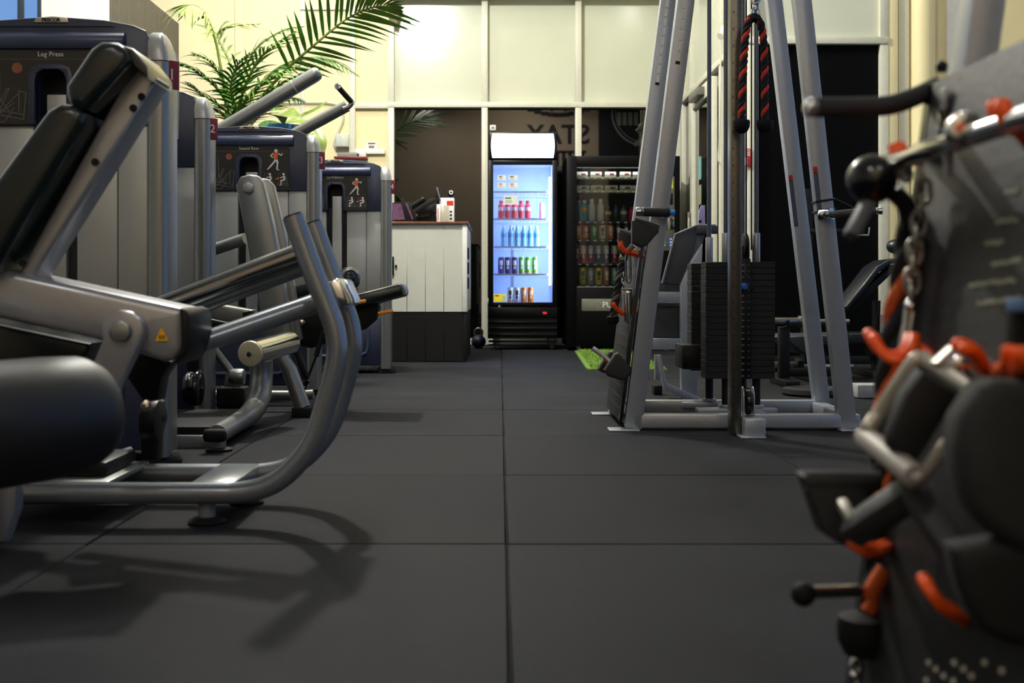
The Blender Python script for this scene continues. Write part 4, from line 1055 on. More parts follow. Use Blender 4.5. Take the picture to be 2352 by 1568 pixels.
# ------------------------------------------------------------------ artificial turf
tf = thing('turf_mat', 'bright green artificial turf mat on the black floor in front of the vending machine', 'mat', (1.0, 8.9, 0))
tq = [(.665, 10.10), (.60, 7.90), (.62, 7.80), (1.15, 7.80), (1.15, 10.1)]
MB().prism([(x, y, 0.0005) for x, y in tq], (0, 0, .012)).build('backing', mat('turf_green', '#5a7a2a', .8, 0, .25, 90, .3), tf)
mb = MB(); rnd = random.Random(3)
for k in range(7000):
    y = rnd.uniform(7.82, 10.08); x = rnd.uniform(.63 + .03 * (y - 7.8), 1.14)
    a = rnd.uniform(0, 2 * PI); h = rnd.uniform(.012, .026); dx, dy = math.cos(a) * .004, math.sin(a) * .004
    lx, ly = rnd.uniform(-.012, .012), rnd.uniform(-.012, .012)
    mb.poly([(x - dx, y - dy, .011), (x + dx, y + dy, .011), (x + lx, y + ly, .011 + h)])
o = mb.build('turf_blades', mat('turf_blade', '#7c9c3c', .7, 0, .3, 30), tf, smooth=False); o['kind'] = 'stuff'
# ------------------------------------------------------------------ cable A-frame
AF = thing('cable_machine', 'grey steel A-frame cable machine with black weight stacks on the right of the aisle', 'gym machine', (.95, 4.8, 0))
ALEG = mat('aframe_enamel', '#a0a5ab', .33, .35, .04, 60, .02)
YF_, YB_ = 4.54, 5.10
def leg(x0, x1, y, z1, nm='leg', w=.068, dep=.06):
    return MB().beam((x0, y, .004), (x1, y, z1), dep, w, .006, (0, 1, 0)).build(nm, ALEG, AF)
ZT = 2.45
leg(.530, .530 + .123 * ZT, YF_, ZT); leg(.520, .520 + .126 * ZT, YB_, ZT)
leg(1.385, 1.385 - .106 * ZT, YF_, ZT); leg(1.445, 1.445 - .118 * ZT, YB_, ZT)
MB().span((.79, YF_ - .03, ZT - .04), (1.17, YB_ + .03, ZT + .03), .006).build('top_beam', ALEG, AF)
for (y, xa, xb) in ((YF_, .53, 1.385), (YB_, .53, 1.44)):
    MB().span((xa, y - .03, .008), (xb, y + .03, .062), .006).build('base_bar', ALEG, AF)
for (xa, xb) in ((.505, .55), (1.39, 1.45)):
    MB().span((xa, YF_ + .03, .008), (xb, YB_ - .03, .055), .005).build('side_bar', ALEG, AF)
for (x, y) in ((.49, YF_ - .03), (1.40, YF_ - .03), (.47, YB_ - .02), (1.47, YB_ - .02)):
    MB().span((x - .06, y - .05, 0), (x + .06, y + .05, .006), .002).build('foot_plate', ALEG, AF)
# label strips on the legs
DKB = mat('label_navy', '#2b3a56', .5, 0, .3, 200)
def legx_r(z, y): return (1.385 - .106 * z) if y == YF_ else (1.445 - .118 * z)
for (y, pya, pyb) in ((YF_, 382, 505), (YB_, 402, 520)):
    za = H + (VY - pya) * (y - .035) / F; zb_ = H + (VY - pyb) * (y - .035) / F
    xa = legx_r(za, y) - .025; xb = legx_r(zb_, y) - .025
    MB().beam((xb, y - .0305, zb_), (xa, y - .0305, za), .002, .018).build('warning_label', DKB, AF)
    u = (Vector((xa, 0, za)) - Vector((xb, 0, zb_))).normalized()
    MB().beam((xa, y - .0313, za), (xa - u.x * .025, y - .0313, za - u.z * .025), .002, .018).build('warning_header', RED, AF)
    mb = MB()
    for k in range(22):
        f = .03 + .9 * k / 22; z = za + (zb_ - za) * f; x = xa + (xb - xa) * f
        mb.box((x, y - .0318, z - .008), (.012, .001, .0025))
    mb.build('label_print', PRINTG, AF)
# strap round the right leg
zl = H + (VY - 465) * YF_ / F
mb = MB()
for z in (zl, zl - .04):
    x = legx_r(z, YF_)
    mb.tube([(x - .036, YF_ - .034, z), (x + .036, YF_ - .034, z + .012), (x + .036, YF_ + .034, z + .012), (x - .036, YF_ + .034, z)], .004, 6, closed=True)
mb.tube([(legx_r(zl, YF_) + .036, YF_ - .034, zl + .012), (legx_r(zl, YF_) + .10, YF_ - .04, zl - .02), (legx_r(zl, YF_) + .15, YF_ - .03, zl - .055)], .0035, 6, 4)
mb.build('cable_tie', BLACK, AF)
# number strips up the left legs
mb = MB(); m2b = MB()
for (x0, k_, y, zmin) in ((.530, .123, YF_, H + (VY - 130) * 4.5 / F), (.520, .126, YB_, H + (VY - 180) * 5.06 / F)):
    for q in range(30):
        z = zmin + q * .042
        if z > ZT - .06: break
        x = x0 + k_ * z
        mb.box((x - .004, y - .0312, z), (.014, .002, .034), 0, ('Y', math.atan(k_)))
    m2b.box((x0 + k_ * (zmin - .022) - .004, y - .0312, zmin - .022), (.018, .003, .012), 0, ('Y', math.atan(k_)))
mb.build('number_strip', PRINTW, AF, kind='stuff'); m2b.build('strip_end', BLACK, AF, kind='stuff')
# middle post, foot, low pulley
xp0, xp1 = (1678 - VX) * 4.36 / F, (1701 - VX) * 4.36 / F
MB().span((xp0, 4.34, 0), (xp1, 4.42, ZT), .004).build('centre_post', STAIN, AF)
mb = MB()
for k in range(34): mb.box((xp0 + .006, 4.3395, .12 + k * .065), (.003, .002, .009))
mb.build('post_holes', BLACK, AF, kind='stuff')
MB().span((xp0, 4.40, ZT - .05), (xp1, 4.56, ZT + .02), .004).build('top_bracket', ALEG, AF)
MB().span((xp1 + .001, 4.28, 0), ((1757 - VX) * 4.30 / F, 4.46, .07), .006).build('post_foot', ALEG, AF)
MB().span((xp1 - .02, 4.255, 0), ((1759 - VX) * 4.27 / F, 4.48, .005), .002).build('post_foot_plate', ALEG, AF)
px_ = (1717 - VX) * 4.40 / F
MB().cyl((px_ - .012, 4.40, .125), (px_ + .012, 4.40, .125), .052, 28, bevel=.008).build('low_pulley', BLACKG, AF)
for s in (-1, 1):
    MB().prism([(px_ + s * .018, 4.40 + .03 * math.sin(a * PI / 8) , .125 + .058 * math.cos(a * PI / 8)) for a in range(-4, 5)] + [(px_ + s * .018, 4.43, .06), (px_ + s * .018, 4.37, .06)], (s * .004, 0, 0)).build('pulley_cheek', ALEG, AF)
# weight stacks: single plates
PM = {}
def stack(x0, x1, y, z0, z1, n, dep=.12):
    step = (z1 - z0) / n
    for k in range(n):
        me = PM.get((x0, n))
        if me is None:
            o = MB().box((0, 0, 0), (x1 - x0, dep, step - .0009), .0014, None, 1).build('weight_plate', PLATE, None); PM[(x0, n)] = o.data
        else:
            o = bpy.data.objects.new('weight_plate', me); COL.objects.link(o)
        o.parent = AF
        o.location = Vector(((x0 + x1) / 2 + random.uniform(-.0008, .0008), y, z0 + step * (k + .5))) - AF.location
SY = 4.81
sx0, sx1 = (1621 - VX) * 4.75 / F, (1780 - VX) * 4.75 / F
sz0, sz1 = H - 207 * 4.75 / F, H + 62 * 4.75 / F
stack(sx0, sx1, SY, sz0, sz1, 19)
stack((1588 - VX) * 5.02 / F, (1588 - VX) * 5.02 / F + (sx1 - sx0), 5.075, sz0 + .015, sz1, 19, .11)
# selector column with tags
cx0, cx1 = (1701 - VX) * 4.74 / F, (1725 - VX) * 4.74 / F
MB().span((cx0, SY - .064, sz0), (cx1, SY - .0605, sz1 + .012), .001).build('selector_strip', BLACK, AF)
mb = MB(); mc = MB(); st_ = (sz1 - sz0) / 19
for k in range(19):
    z = sz0 + st_ * (k + .5)
    mb.box((cx0 + .011, SY - .0645, z), (.011, .002, .006)); mb.box((cx1 - .009, SY - .0645, z), (.007, .002, .004))
    mc.tube([(cx0 - .002, SY - .064, z + .006), (cx0 - .006, SY - .068, z), (cx0 - .002, SY - .064, z - .006)], .0018, 6)
mb.build('weight_numbers', PRINTG, AF, kind='stuff'); mc.build('pin_clips', CHROME, AF, kind='stuff')
zp = H + (VY - 658) * 4.72 / F
MB().cyl((cx0 + .012, SY - .06, zp), (cx0 + .012, SY - .105, zp), .017, 20, r2=.014, bevel=.004).build('selector_pin', mat('pin_blue', '#1f62b8', .35), AF)
MB().tube([P(1712, 610, 4.72), P(1713, 630, 4.70), P(1722, 645, 4.69), P(1728, 660, 4.69), P(1726, 668, 4.70)], .003, 6, 5).build('pin_leash', BLACK, AF)
# rods, sleeves, carriage posts
ROD = mat('rod_steel', '#5f6064', .25, .9, .08)
for (px, d, ps) in ((1667, SY, 535), (1737, SY, 535), (1629, 5.075, 545), (1790 - 84, 5.075, 545)):
    x = (px - VX) * d / F
    MB().cyl((x, d, .06), (x, d, ZT - .03), .0095, 14).build('guide_rod', ROD, AF)
    zt_ = H + (VY - ps) * d / F
    MB().cyl((x, d, sz1), (x, d, zt_), .0165, 18, bevel=.002).build('rod_sleeve', STEEL, AF)
    MB().cyl((x, d, .06), (x, d, sz0), .0175, 16).build('stack_riser', BLACK, AF)
    MB().cyl((x, d, .056), (x, d, .072), .032, 18, bevel=.003).build('riser_collar', ALEG, AF)
MB().span((sx0 - .03, SY - .03, .03), (sx1 + .02, SY + .03, .057), .004).build('stack_base', ALEG, AF)
MB().span((sx0 - .05, 5.045, .03), (sx1, 5.075, .057), .004).build('stack_base', ALEG, AF)
MB().span((sx0 + .2, YF_ + .03, .02), (sx0 + .24, YB_ - .03, .05), .004).build('base_link', ALEG, AF)
MB().span(P(1567, 848, 4.97), P(1622, 791, 5.0) + Vector((0, .18, 0)), .006).build('stack_buffer', BLACK, AF)
x = (1711 - VX) * SY / F
MB().cyl((x - .010, SY, sz1 + .07), (x + .010, SY, sz1 + .07), .052, 26, bevel=.007).build('stack_pulley', BLACK, AF)
MB().span((x - .016, SY - .02, sz1), (x + .016, SY + .02, sz1 + .07), .003).build('pulley_yoke', BLACK, AF)
for px in (1714, 1726):
    xx = (px - VX) * 4.78 / F
    MB().cyl((xx, 4.78, sz1 + .05), (xx, 4.78, ZT), .0032, 8).build('cable', BLACK, AF)
xx = (1664 - VX) * 4.7 / F
MB().span((xx + .018, 4.72, sz1 + .1), (xx + .026, 4.725, H + (VY - 380) * 4.72 / F), 0).build('red_strap', RED, AF)
# handles on the legs
def grip(p, q, r, mg, caps, root, capl=.02, both=None):
    p = Vector(p); q = Vector(q); u = (q - p).normalized()
    MB().cyl(p, q, r, 18, bevel=.003).build('grip', mg, root)
    MB().cyl(p - u * capl, p + u * .002, r * .98, 18, bevel=.004).build('end_cap', caps, root)
    if both: MB().cyl(q - u * .002, q + u * capl * .7, r * .6, 14, bevel=.002).build('end_plug', both, root)
grip(P(1477, 486, 4.46), P(1538, 488, 4.46), .0185, mat('foam_grip', '#1c1c1c', .75, 0, .15, 80, .2), CHROME, AF, .03, mat('plug_blue', '#2b8ce0', .4))
MB().cyl(P(1520, 492, 4.46), P(1520, 492, 4.54), .016, 14).build('grip_mount', ALEG, AF)
MB().cyl(P(1885, 493, 4.50), P(1912, 491, 4.46), .024, 18, bevel=.004).build('grip_collar', CHROME, AF)
MB().tube([P(1900, 495, 4.47), P(1930, 490, 4.43), P(1975, 486, 4.40), P(2014, 484, 4.38)], .0135, 14, 4).build('grip', mat('grip_grey', '#3a3d40', .6), AF)
MB().cyl(P(2013, 484, 4.38), P(2028, 483.5, 4.37), .0145, 16, bevel=.003).build('end_cap', CHROME, AF)
# tool board on the left side, with hooks
def bX(z): return .484 + .123 * z
tb = MB()
z0_, z1_ = .03, .735
tb.prism([(bX(z0_), YF_ + .02, z0_), (bX(z1_), YF_ + .02, z1_), (bX(z1_), YB_ - .02, z1_), (bX(z0_), YB_ - .02, z0_)], (-.012, 0, .0015), .002)
BOARDM = mat('tool_board_black', '#262626', .5, 0, .12, 14, .35, bscale=60, spec=.3)
board = tb.build('tool_board', BOARDM, AF)
mb = MB()
for k in range(16):
    z = .08 + k * .041
    mb.prism([(bX(z) - .0128, YF_ + .03, z), (bX(z) - .0128, YB_ - .03, z), (bX(z + .002) - .0128, YB_ - .03, z + .002), (bX(z + .002) - .0128, YF_ + .03, z + .002)], (-.0008, 0, 0))
mb.build('board_ribs', mat('board_rib', '#343433', .5), board)
MB().prism([(bX(z0_) + .001, YF_ - .01, z0_), (bX(z1_) + .001, YF_ - .01, z1_), (bX(z1_) + .001, YF_ + .02, z1_), (bX(z0_) + .001, YF_ + .02, z0_)], (-.014, 0, 0)).build('edge_trim', BLACKG, board)

def hook(pts, r, parent, off=(0, .022, 0), m=ORANGE):
    mb = MB()
    for s in (-.5, .5):
        mb.tube([Vector(p) + Vector(off) * s for p in pts], r, 10, 5)
    return mb.build('hook', m, parent)
hook([P(1478, 590, 4.75), P(1460, 580, 4.72), P(1446, 575, 4.68), P(1440, 562, 4.66), P(1442, 554, 4.66)], .009, board, (.0, .05, 0))
hook([P(1470, 590, 4.62), P(1452, 582, 4.60), P(1436, 578, 4.57), P(1427, 566, 4.56), P(1424, 554, 4.56)], .009, board)
hook([P(1465, 715, 4.70), P(1445, 722, 4.68), P(1425, 716, 4.65), P(1413, 703, 4.62), P(1410, 694, 4.62)], .009, board, (.01, .04, 0))
hook([P(1448, 845, 4.70), P(1425, 848, 4.66), P(1402, 838, 4.62), P(1392, 826, 4.60), P(1389, 818, 4.60)], .009, board)

def strands(path, R_, pitch, n=3, seg=9, phase=0., sub=6, step=.004):
    """three twisted strands following a path; returns list of MB"""
    pts, _ = smooth_path([Vector(p) for p in path], [1] * len(path), 24)
    L = 0; acc = [0]
    for a, b in zip(pts[:-1], pts[1:]): L += (b - a).length; acc.append(L)
    m = max(8, int(L / step)); res = []
    j = 0; ref = None; frames = []
    for i in range(m + 1):
        sL = L * i / m
        while j < len(acc) - 2 and acc[j + 1] < sL: j += 1
        f = (sL - acc[j]) / max(1e-9, acc[j + 1] - acc[j]); p = pts[j].lerp(pts[j + 1], f); t = (pts[j + 1] - pts[j]).normalized()
        if ref is None: ref = t.orthogonal()
        ref = (ref - t * ref.dot(t)).normalized(); frames.append((p, ref.copy(), t.cross(ref), sL))
    for q in range(n):
        mb = MB(); c = []
        for (p, u, v, sL) in frames:
            a = 2 * PI * (sL / pitch + q / n) + phase
            c.append(p + (u * math.cos(a) + v * math.sin(a)) * R_ * .52)
        mb.tube(c, R_ * .56, seg); res.append(mb)
    return res
ROPEB = mat('rope_black', '#17171a', .85, 0, .25, 200, .4)
ROPER = mat('rope_red', '#d8351f', .8, 0, .15, 200, .4)
ROPEO = mat('rope_orange', '#c9551a', .8, 0, .2, 200, .4)
# triceps rope hanging from the cable
rd = 4.26
tr = thing('triceps_rope', 'black and red twisted pull rope hanging by a chrome ring from the cable machine', 'rope', P(1730, 40, rd))
apex = [P(1703, 278, rd), P(1705, 215, rd), P(1709, 130, rd), P(1713, 80, rd), P(1718, 53, rd), P(1727, 42, rd)]
apex2 = [P(1757, 278, rd + .02), P(1757, 215, rd + .02), P(1756, 130, rd + .02), P(1752, 78, rd + .01), P(1746, 52, rd), P(1737, 42, rd)]
for pth in (apex, apex2):
    for q, mb in enumerate(strands(pth, .0142, .070)):
        mb.build('red_strand' if q == 0 else 'black_strand', ROPER if q == 0 else ROPEB, tr)
for q in (P(1703, 290, rd), P(1757, 290, rd + .02)):
    MB().lathe([(.012, .026), (.030, .022), (.032, .014), (.030, -.004), (.022, -.02), (.010, -.026)], 22, q).build('rope_end', RUBBER, tr)
MB().tube([P(1722, 45, rd), P(1732, 40, rd), P(1742, 45, rd)], .017, 14, 4).build('sleeve', BLACK, tr)
MB().tube([P(1735, 42, rd), P(1728, 34, rd), P(1728, 24, rd), P(1735, 17, rd), P(1742, 24, rd), P(1742, 34, rd)], .005, 8, 4, closed=True).build('ring', CHROME, tr)
MB().tube([P(1735, 20, rd) + Vector((.016 * math.cos(a * PI / 8), .004 * math.sin(a * PI / 8), .018 * math.sin(a * PI / 8) + .035)) for a in range(16)], .005, 8, closed=True).build('shackle', CHROME, tr)
MB().cyl(P(1735, 22, rd), P(1735, 6, rd), .006, 10).build('swivel', CHROME, tr)
MB().cyl(P(1735, 0, rd), P(1735, 0, rd) + Vector((0, 0, .76)), .0035, 8).build('cable', BLACK, AF)
MB().span((P(1735, 0, rd).x - .03, rd - .03, ZT - .05), (P(1735, 0, rd).x + .03, YF_, ZT + .02), .004).build('cable_arm', ALEG, AF)

# V row handles and other attachments on the board
FOAM = mat('foam_black2', '#262625', .75, 0, .12, 80, .25)
def paddle(name, label, outl, d, th, cat='handle', second=None, roll=None, grp='attachments on the tool board beside the grey leg'):
    t = thing(name, label, cat, P(outl[0][0], outl[0][1], d), grp)
    MB().prism([P(x, y, d) for x, y in outl], (0, th, 0), .012, 4).build('pad', FOAM, t)
    if second: MB().prism([P(x, y, d + .09) for x, y in second], (0, th, 0), .012, 4).build('pad', FOAM, t)
    if roll: MB().tube([P(x, y, dd) for x, y, dd in roll], .017, 14, 3).build('roll', FOAM, t)
    return t
t = paddle('row_handle', 'black foam double row handle hung on the upper orange hooks beside the grey leg',
       [(1452, 506), (1458, 505), (1512, 524), (1514, 532), (1484, 565), (1474, 568), (1452, 558)], 4.50, .05,
       second=[(1420, 532), (1428, 531), (1452, 540), (1450, 575), (1432, 590), (1422, 575)])
MB().tube([P(1456, 508, 4.52), P(1485, 517, 4.52), P(1512, 527, 4.52)], .019, 14, 3).build('roll', FOAM, t)
MB().tube([P(1422, 534, 4.61), P(1436, 537, 4.61), P(1452, 542, 4.60)], .017, 14, 3).build('roll', FOAM, t)
MB().tube([P(1455, 562, 4.55), P(1446, 572, 4.57), P(1436, 578, 4.60)], .011, 10, 3).build('link', STEEL, t)
t = paddle('row_handle', 'black foam double row handle hung low on the board just above the floor',
       [(1388, 850), (1412, 812), (1420, 810), (1452, 845), (1453, 854), (1440, 872), (1428, 874), (1396, 864)], 4.52, .05,
       second=[(1372, 848), (1398, 808), (1406, 807), (1414, 818), (1396, 858), (1384, 856)])
MB().tube([P(1362, 800, 4.60), P(1385, 816, 4.58), P(1402, 832, 4.57)], .010, 10, 3).build('shaft', STEEL, t)
br = thing('short_rope', 'short black twisted rope with black rubber end hanging on the tool board', 'rope', P(1440, 600, 4.6), 'attachments on the tool board beside the grey leg')
pth = [P(1432, 592, 4.62), P(1424, 640, 4.62), P(1414, 690, 4.63), P(1408, 728, 4.63)]
for mb in strands(pth, .0165, .09): mb.build('strand', ROPEB, br)
mb = strands([p + Vector((0, -.002, 0)) for p in pth], .0175, .09, 3, 6, .5)[0]; mb.build('fleck_strand', mat('rope_grey', '#4a4a48', .8), br)
MB().lathe([(.012, .018), (.026, .014), (.026, -.006), (.016, -.018)], 18, P(1407, 735, 4.63)).build('rope_end', RUBBER, br)
MB().cyl(P(1434, 582, 4.62), P(1431, 598, 4.62), .017, 14, bevel=.003).build('ferrule', mat('ferrule', '#a39b84', .4, .5), br)
cs = thing('chrome_bar', 'small chrome grooved curl bar hanging upright on the tool board', 'bar', P(1440, 700, 4.6), 'attachments on the tool board beside the grey leg')
MB().prism([P(x, y, 4.58) for x, y in ((1434, 668), (1452, 664), (1454, 745), (1446, 747), (1436, 738))], (0, .03, 0), .008, 3).build('plate', CHROME, cs)
mb = MB()
for dx in (0, 6): mb.tube([P(1440 + dx, 672, 4.575), P(1441 + dx, 742, 4.575)], .004, 8)
mb.build('ridges', CHROME, cs)
MB().tube([P(1452, 664, 4.58), P(1430, 664, 4.58)], .005, 8).build('top_bar', CHROME, cs)
cl = thing('karabiner_links', 'chrome karabiner and chain links dangling from the upper orange hook', 'chain', P(1442, 600, 4.6), 'attachments on the tool board beside the grey leg')
MB().tube([P(1442, 580, 4.6), P(1437, 590, 4.6), P(1438, 640, 4.6), P(1443, 648, 4.6), P(1448, 640, 4.6), P(1447, 590, 4.6)], .005, 8, 4, closed=True).build('karabiner', CHROME, cl)
for k in range(4):
    c0 = P(1432 + (k % 2), 634 + k * 11, 4.6); mb = MB()
    ax = Vector((1, 0, 0)) if k % 2 else Vector((0, 1, 0))
    mb.tube([c0 + ax * (.008 * math.cos(a * PI / 6)) + Vector((0, 0, .014 * math.sin(a * PI / 6))) for a in range(12)], .0035, 7, closed=True); mb.build('link', CHROME, cl)
gl = thing('grey_clip', 'grey plastic clip on the lower orange hook of the tool board', 'clip', P(1425, 690, 4.66), 'attachments on the tool board beside the grey leg')
MB().prism([P(x, y, 4.66) for x, y in ((1420, 668), (1426, 666), (1430, 690), (1428, 706), (1418, 706), (1417, 690))], (0, .03, 0), .006).build('body', mat('clip_grey', '#8f979c', .4), gl)
MB().cyl(P(1423, 668, 4.67), P(1422, 658, 4.67), .008, 12).build('stud', CHROME, gl)

# ------------------------------------------------------------------ grey frame bench behind the A-frame
rk = thing('plate_loaded_frame', 'grey steel frame with dark grey panels standing behind the left A-frame leg', 'gym machine', (1.0, 6.1, 0))
GP = mat('grey_panel', '#3e4043', .45, .1, .08, 30)
def rpr(px, d, th, m, nm, bev=.004): return MB().prism([P(x, y, d) for x, y in px], (0, th, 0), bev).build(nm, m, rk)
rpr([(1521, 650), (1552, 538), (1600, 519), (1602, 540), (1572, 655)], 5.85, .04, GP, 'back_panel')
MB().tube([P(1521, 650, 5.84), P(1551, 538, 5.84), P(1601, 517, 5.84), P(1644, 517, 5.84)], .006, 8).build('panel_edge', STEEL, rk)
rpr([(1601, 518), (1650, 518), (1650, 536), (1601, 536)], 5.83, .06, GP, 'head_bar')
rpr([(1601, 536), (1620, 536), (1590, 650), (1570, 655)], 5.86, .05, mat('grey_panel2', '#55575b', .42, .2), 'back_rail')
for (a, b) in ((670, 697), (777, 803)):
    rpr([(1488, a), (1566, a), (1566, b), (1488, b)], 5.82, .05, ALEG, 'cross_bar')
rpr([(1490, 646), (1566, 646), (1566, 670), (1490, 670)], 5.86, .05, GP, 'shelf_panel')
rpr([(1488, 700), (1562, 700), (1562, 775), (1488, 775)], 5.88, .02, GP, 'storage_panel')
rpr([(1588, 600), (1614, 560), (1600, 925), (1566, 925), (1564, 655)], 5.80, .06, ALEG, 'rear_post')
rpr([(1508, 815), (1518, 815), (1532, 880), (1610, 915), (1650, 925), (1600, 932), (1526, 892)], 5.78, .05, ALEG, 'base_rail')
rpr([(1505, 815), (1515, 815), (1515, 872), (1505, 872)], 6.0, .05, STEEL, 'front_post')
MB().span((P(1502, 0, 6.0).x, 5.98, 0), (P(1520, 0, 6.0).x, 6.08, .05), .004).build('foot', RUBBER, rk)
MB().span((P(1566, 0, 5.8).x, 5.78, 0), (P(1605, 0, 5.8).x, 5.90, P(0, 918, 5.8).z), .004).build('foot', ALEG, rk)
tb2 = thing('lilac_card', 'lilac pointed card with black knob standing on the grey frame behind the stacks', 'card', P(1612, 500, 5.9))
MB().prism([P(x, y, 5.86) for x, y in ((1603, 517), (1606, 485), (1611, 471), (1619, 471), (1620, 517))], (0, .01, 0), .001).build('card', mat('lilac', '#b9a8d8', .5), tb2)
MB().prism([P(x, y, 5.872) for x, y in ((1612, 517), (1614, 471), (1624, 471), (1624, 517))], (0, .015, 0), .001).build('holder', BLACK, tb2)
MB().ball(P(1608, 508, 5.845), .009, 12, 8).build('knob', BLACK, tb2)

# ------------------------------------------------------------------ dark equipment in front of the black glass
ib = thing('incline_bench', 'black incline bench with a small round head pad in the dark bay at right', 'bench', (2.1, 7.4, 0))
def ipr(px, d, th, m, nm, bev=.01): return MB().prism([P(x, y, d) for x, y in px], (0, th, 0), bev, 3).build(nm, m, ib)
DKV = mat('dark_vinyl', '#14181f', .32, 0, .1, 40, .1)
ipr([(1942, 704), (1950, 712), (1985, 672), (2020, 625), (2048, 606), (2085, 600), (2085, 590), (2040, 596), (2014, 612), (1985, 650)], 7.0, .28, DKV, 'back_pad')
MB().beam(P(1946, 708, 7.15), P(2050, 612, 7.15), .1, .04, .006).build('back_frame', BLACK, ib)
MB().ball(P(2058, 566, 7.1), .058, 20, 12, (1, 1, .8)).build('head_pad', DKV, ib)
MB().cyl(P(2058, 575, 7.1), P(2060, 600, 7.1), .02, 12).build('head_stem', STEEL, ib)
ipr([(1950, 765), (2030, 765), (2030, 790), (1950, 790)], 7.0, .3, DKV, 'seat_pad')
ipr([(2012, 690), (2024, 690), (2020, 860), (2008, 860)], 7.15, .08, BLACK, 'upright')
ipr([(2023, 723), (2046, 723), (2046, 800), (2023, 800)], 7.1, .02, mat('gauge_white', '#a7a7a0', .5), 'scale_plate', .002)
mb = MB()
for k in range(4): mb.cyl(P(2034, 742 + k * 14, 7.1), P(2034, 742 + k * 14, 7.09), .007, 8)
mb.build('scale_holes', BLACK, ib)
MB().span((P(1990, 0, 7.2).x, 7.0, 0), (P(2060, 0, 7.2).x, 7.5, .05), .006).build('base', BLACK, ib)
MB().beam(P(2015, 860, 7.2), (P(2015, 860, 7.2).x, 7.2, .03), .08, .06, .006).build('base_post', BLACK, ib)
MB().beam(P(1990, 790, 7.2), P(2018, 840, 7.2), .06, .05, .006).build('seat_post', BLACK, ib)
sb = thing('utility_bench', 'dark flat bench pad low behind the right legs of the A-frame', 'bench', (1.95, 6.9, 0))
MB().prism([P(x, y, 6.8) for x, y in ((1803, 778), (1808, 772), (1858, 770), (1862, 812), (1845, 814))], (0, .45, 0), .012, 3).build('seat_pad', mat('bench_grey', '#2b2d30', .5), sb)
MB().prism([P(x, y, 6.85) for x, y in ((1858, 770), (1945, 768), (1948, 792), (1862, 795))], (0, .4, 0), .012, 3).build('long_pad', MATS['bench_grey'], sb)
MB().beam(P(1880, 805, 7.0), (P(1880, 805, 7.0).x, 7.0, .03), .08, .07, .006).build('post', BLACK, sb)
MB().span((P(1840, 0, 7.0).x, 6.8, 0), (P(1930, 0, 7.0).x, 7.2, .05), .006).build('base', BLACK, sb)
MB().beam(P(1850, 805, 7.0), P(1920, 800, 7.0), .08, .03, .004).build('rail', BLACK, sb)
bb_ = thing('barbell', 'bare steel barbell lying across behind the weight stack at waist height', 'barbell', P(1840, 740, 6.6))
MB().cyl(P(1700, 738, 6.55), P(1835, 738, 6.55), .024, 18, bevel=.003).build('sleeve', mat('bar_steel', '#8b877c', .25, .95), bb_)
MB().cyl(P(1833, 738, 6.55), P(1843, 738, 6.55), .034, 18, bevel=.004).build('collar', STAIN, bb_)
MB().cyl(P(1843, 738, 6.55), P(1950, 738, 6.55), .0145, 14).build('shaft', CHROME, bb_)
bs = thing('bar_stand', 'black upright stand holding the bare barbell in the dark bay', 'stand', (1.75, 6.6, 0))
for px in (1800, 1925):
    x = (px - VX) * 6.62 / F
    MB().span((x - .03, 6.59, 0), (x + .03, 6.65, P(0, 750, 6.62).z), .006).build('upright', BLACK, bs)
    MB().tube([(x, 6.58, P(0, 738, 6.58).z - .03), (x, 6.52, P(0, 738, 6.58).z - .028), (x, 6.51, P(0, 738, 6.58).z + .01)], .006, 8).build('cradle', BLACK, bs)
    MB().span((x - .04, 6.4, 0), (x + .04, 6.8, .04), .006).build('foot', BLACK, bs)
MB().span(((1800 - VX) * 6.62 / F, 6.6, .05), ((1925 - VX) * 6.62 / F, 6.64, .10), .006).build('brace', BLACK, bs)
rb = thing('floor_barbell', 'grey bar with end collar resting low on the floor behind the weight stack', 'barbell', P(1800, 838, 7.0))
zz = .06
MB().cyl((P(1760, 0, 7.3).x, 7.3, zz), (P(1828, 0, 7.3).x, 7.3, zz), .035, 18, bevel=.004).build('sleeve', STAIN, rb)
MB().cyl((P(1826, 0, 7.3).x, 7.3, zz), (P(1842, 0, 7.3).x, 7.3, zz), .06, 20, bevel=.006).build('collar', BLACK, rb)
MB().cyl((P(1842, 0, 7.3).x, 7.3, zz), (P(1960, 0, 7.3).x, 7.3, zz), .015, 14).build('shaft', STEEL, rb)
wp = thing('weight_disc', 'black weight disc lying flat on the floor behind the right A-frame leg', 'weight', (P(1890, 0, 6.4).x, 6.4, 0))
MB().lathe([(.03, 0), (.155, 0), (.165, .012), (.16, .035), (.12, .042), (.11, .034), (.05, .034), (.045, .046), (.025, .046), (.024, .02)], 32, (P(1868, 0, 6.0).x, 6.0, 0)).build('disc', PLATE, wp)
st = thing('step_block', 'white and steel end of a low frame on the floor right of the A-frame', 'machine foot', (2.05, 5.9, 0))
MB().span((P(1970, 0, 5.8).x, 5.8, P(0, 914, 5.8).z), (P(2032, 0, 5.8).x, 5.95, P(0, 884, 5.8).z), .005).build('plate', mat('white_plate', '#9b9d9c', .45), st)
MB().span((P(1976, 0, 5.8).x, 5.82, 0), (P(2030, 0, 5.8).x, 5.93, P(0, 914, 5.8).z), .004).build('foot', STAIN, st)
tl = thing('tall_rack', 'dark upright rack arm beside the black glass with a small steel bracket', 'rack', (2.15, 7.9, 0))
MB().span((2.1, 7.85, 0), (2.16, 7.95, 1.25), .006).build('post', BLACK, tl)
MB().span((1.98, 7.78, 0), (2.28, 8.05, .04), .006).build('base', BLACK, tl)
MB().tube([P(1950, 540, 7.8), P(1995, 540, 7.8), P(1997, 522, 7.8)], .006, 8).build('bracket', STEEL, tl)
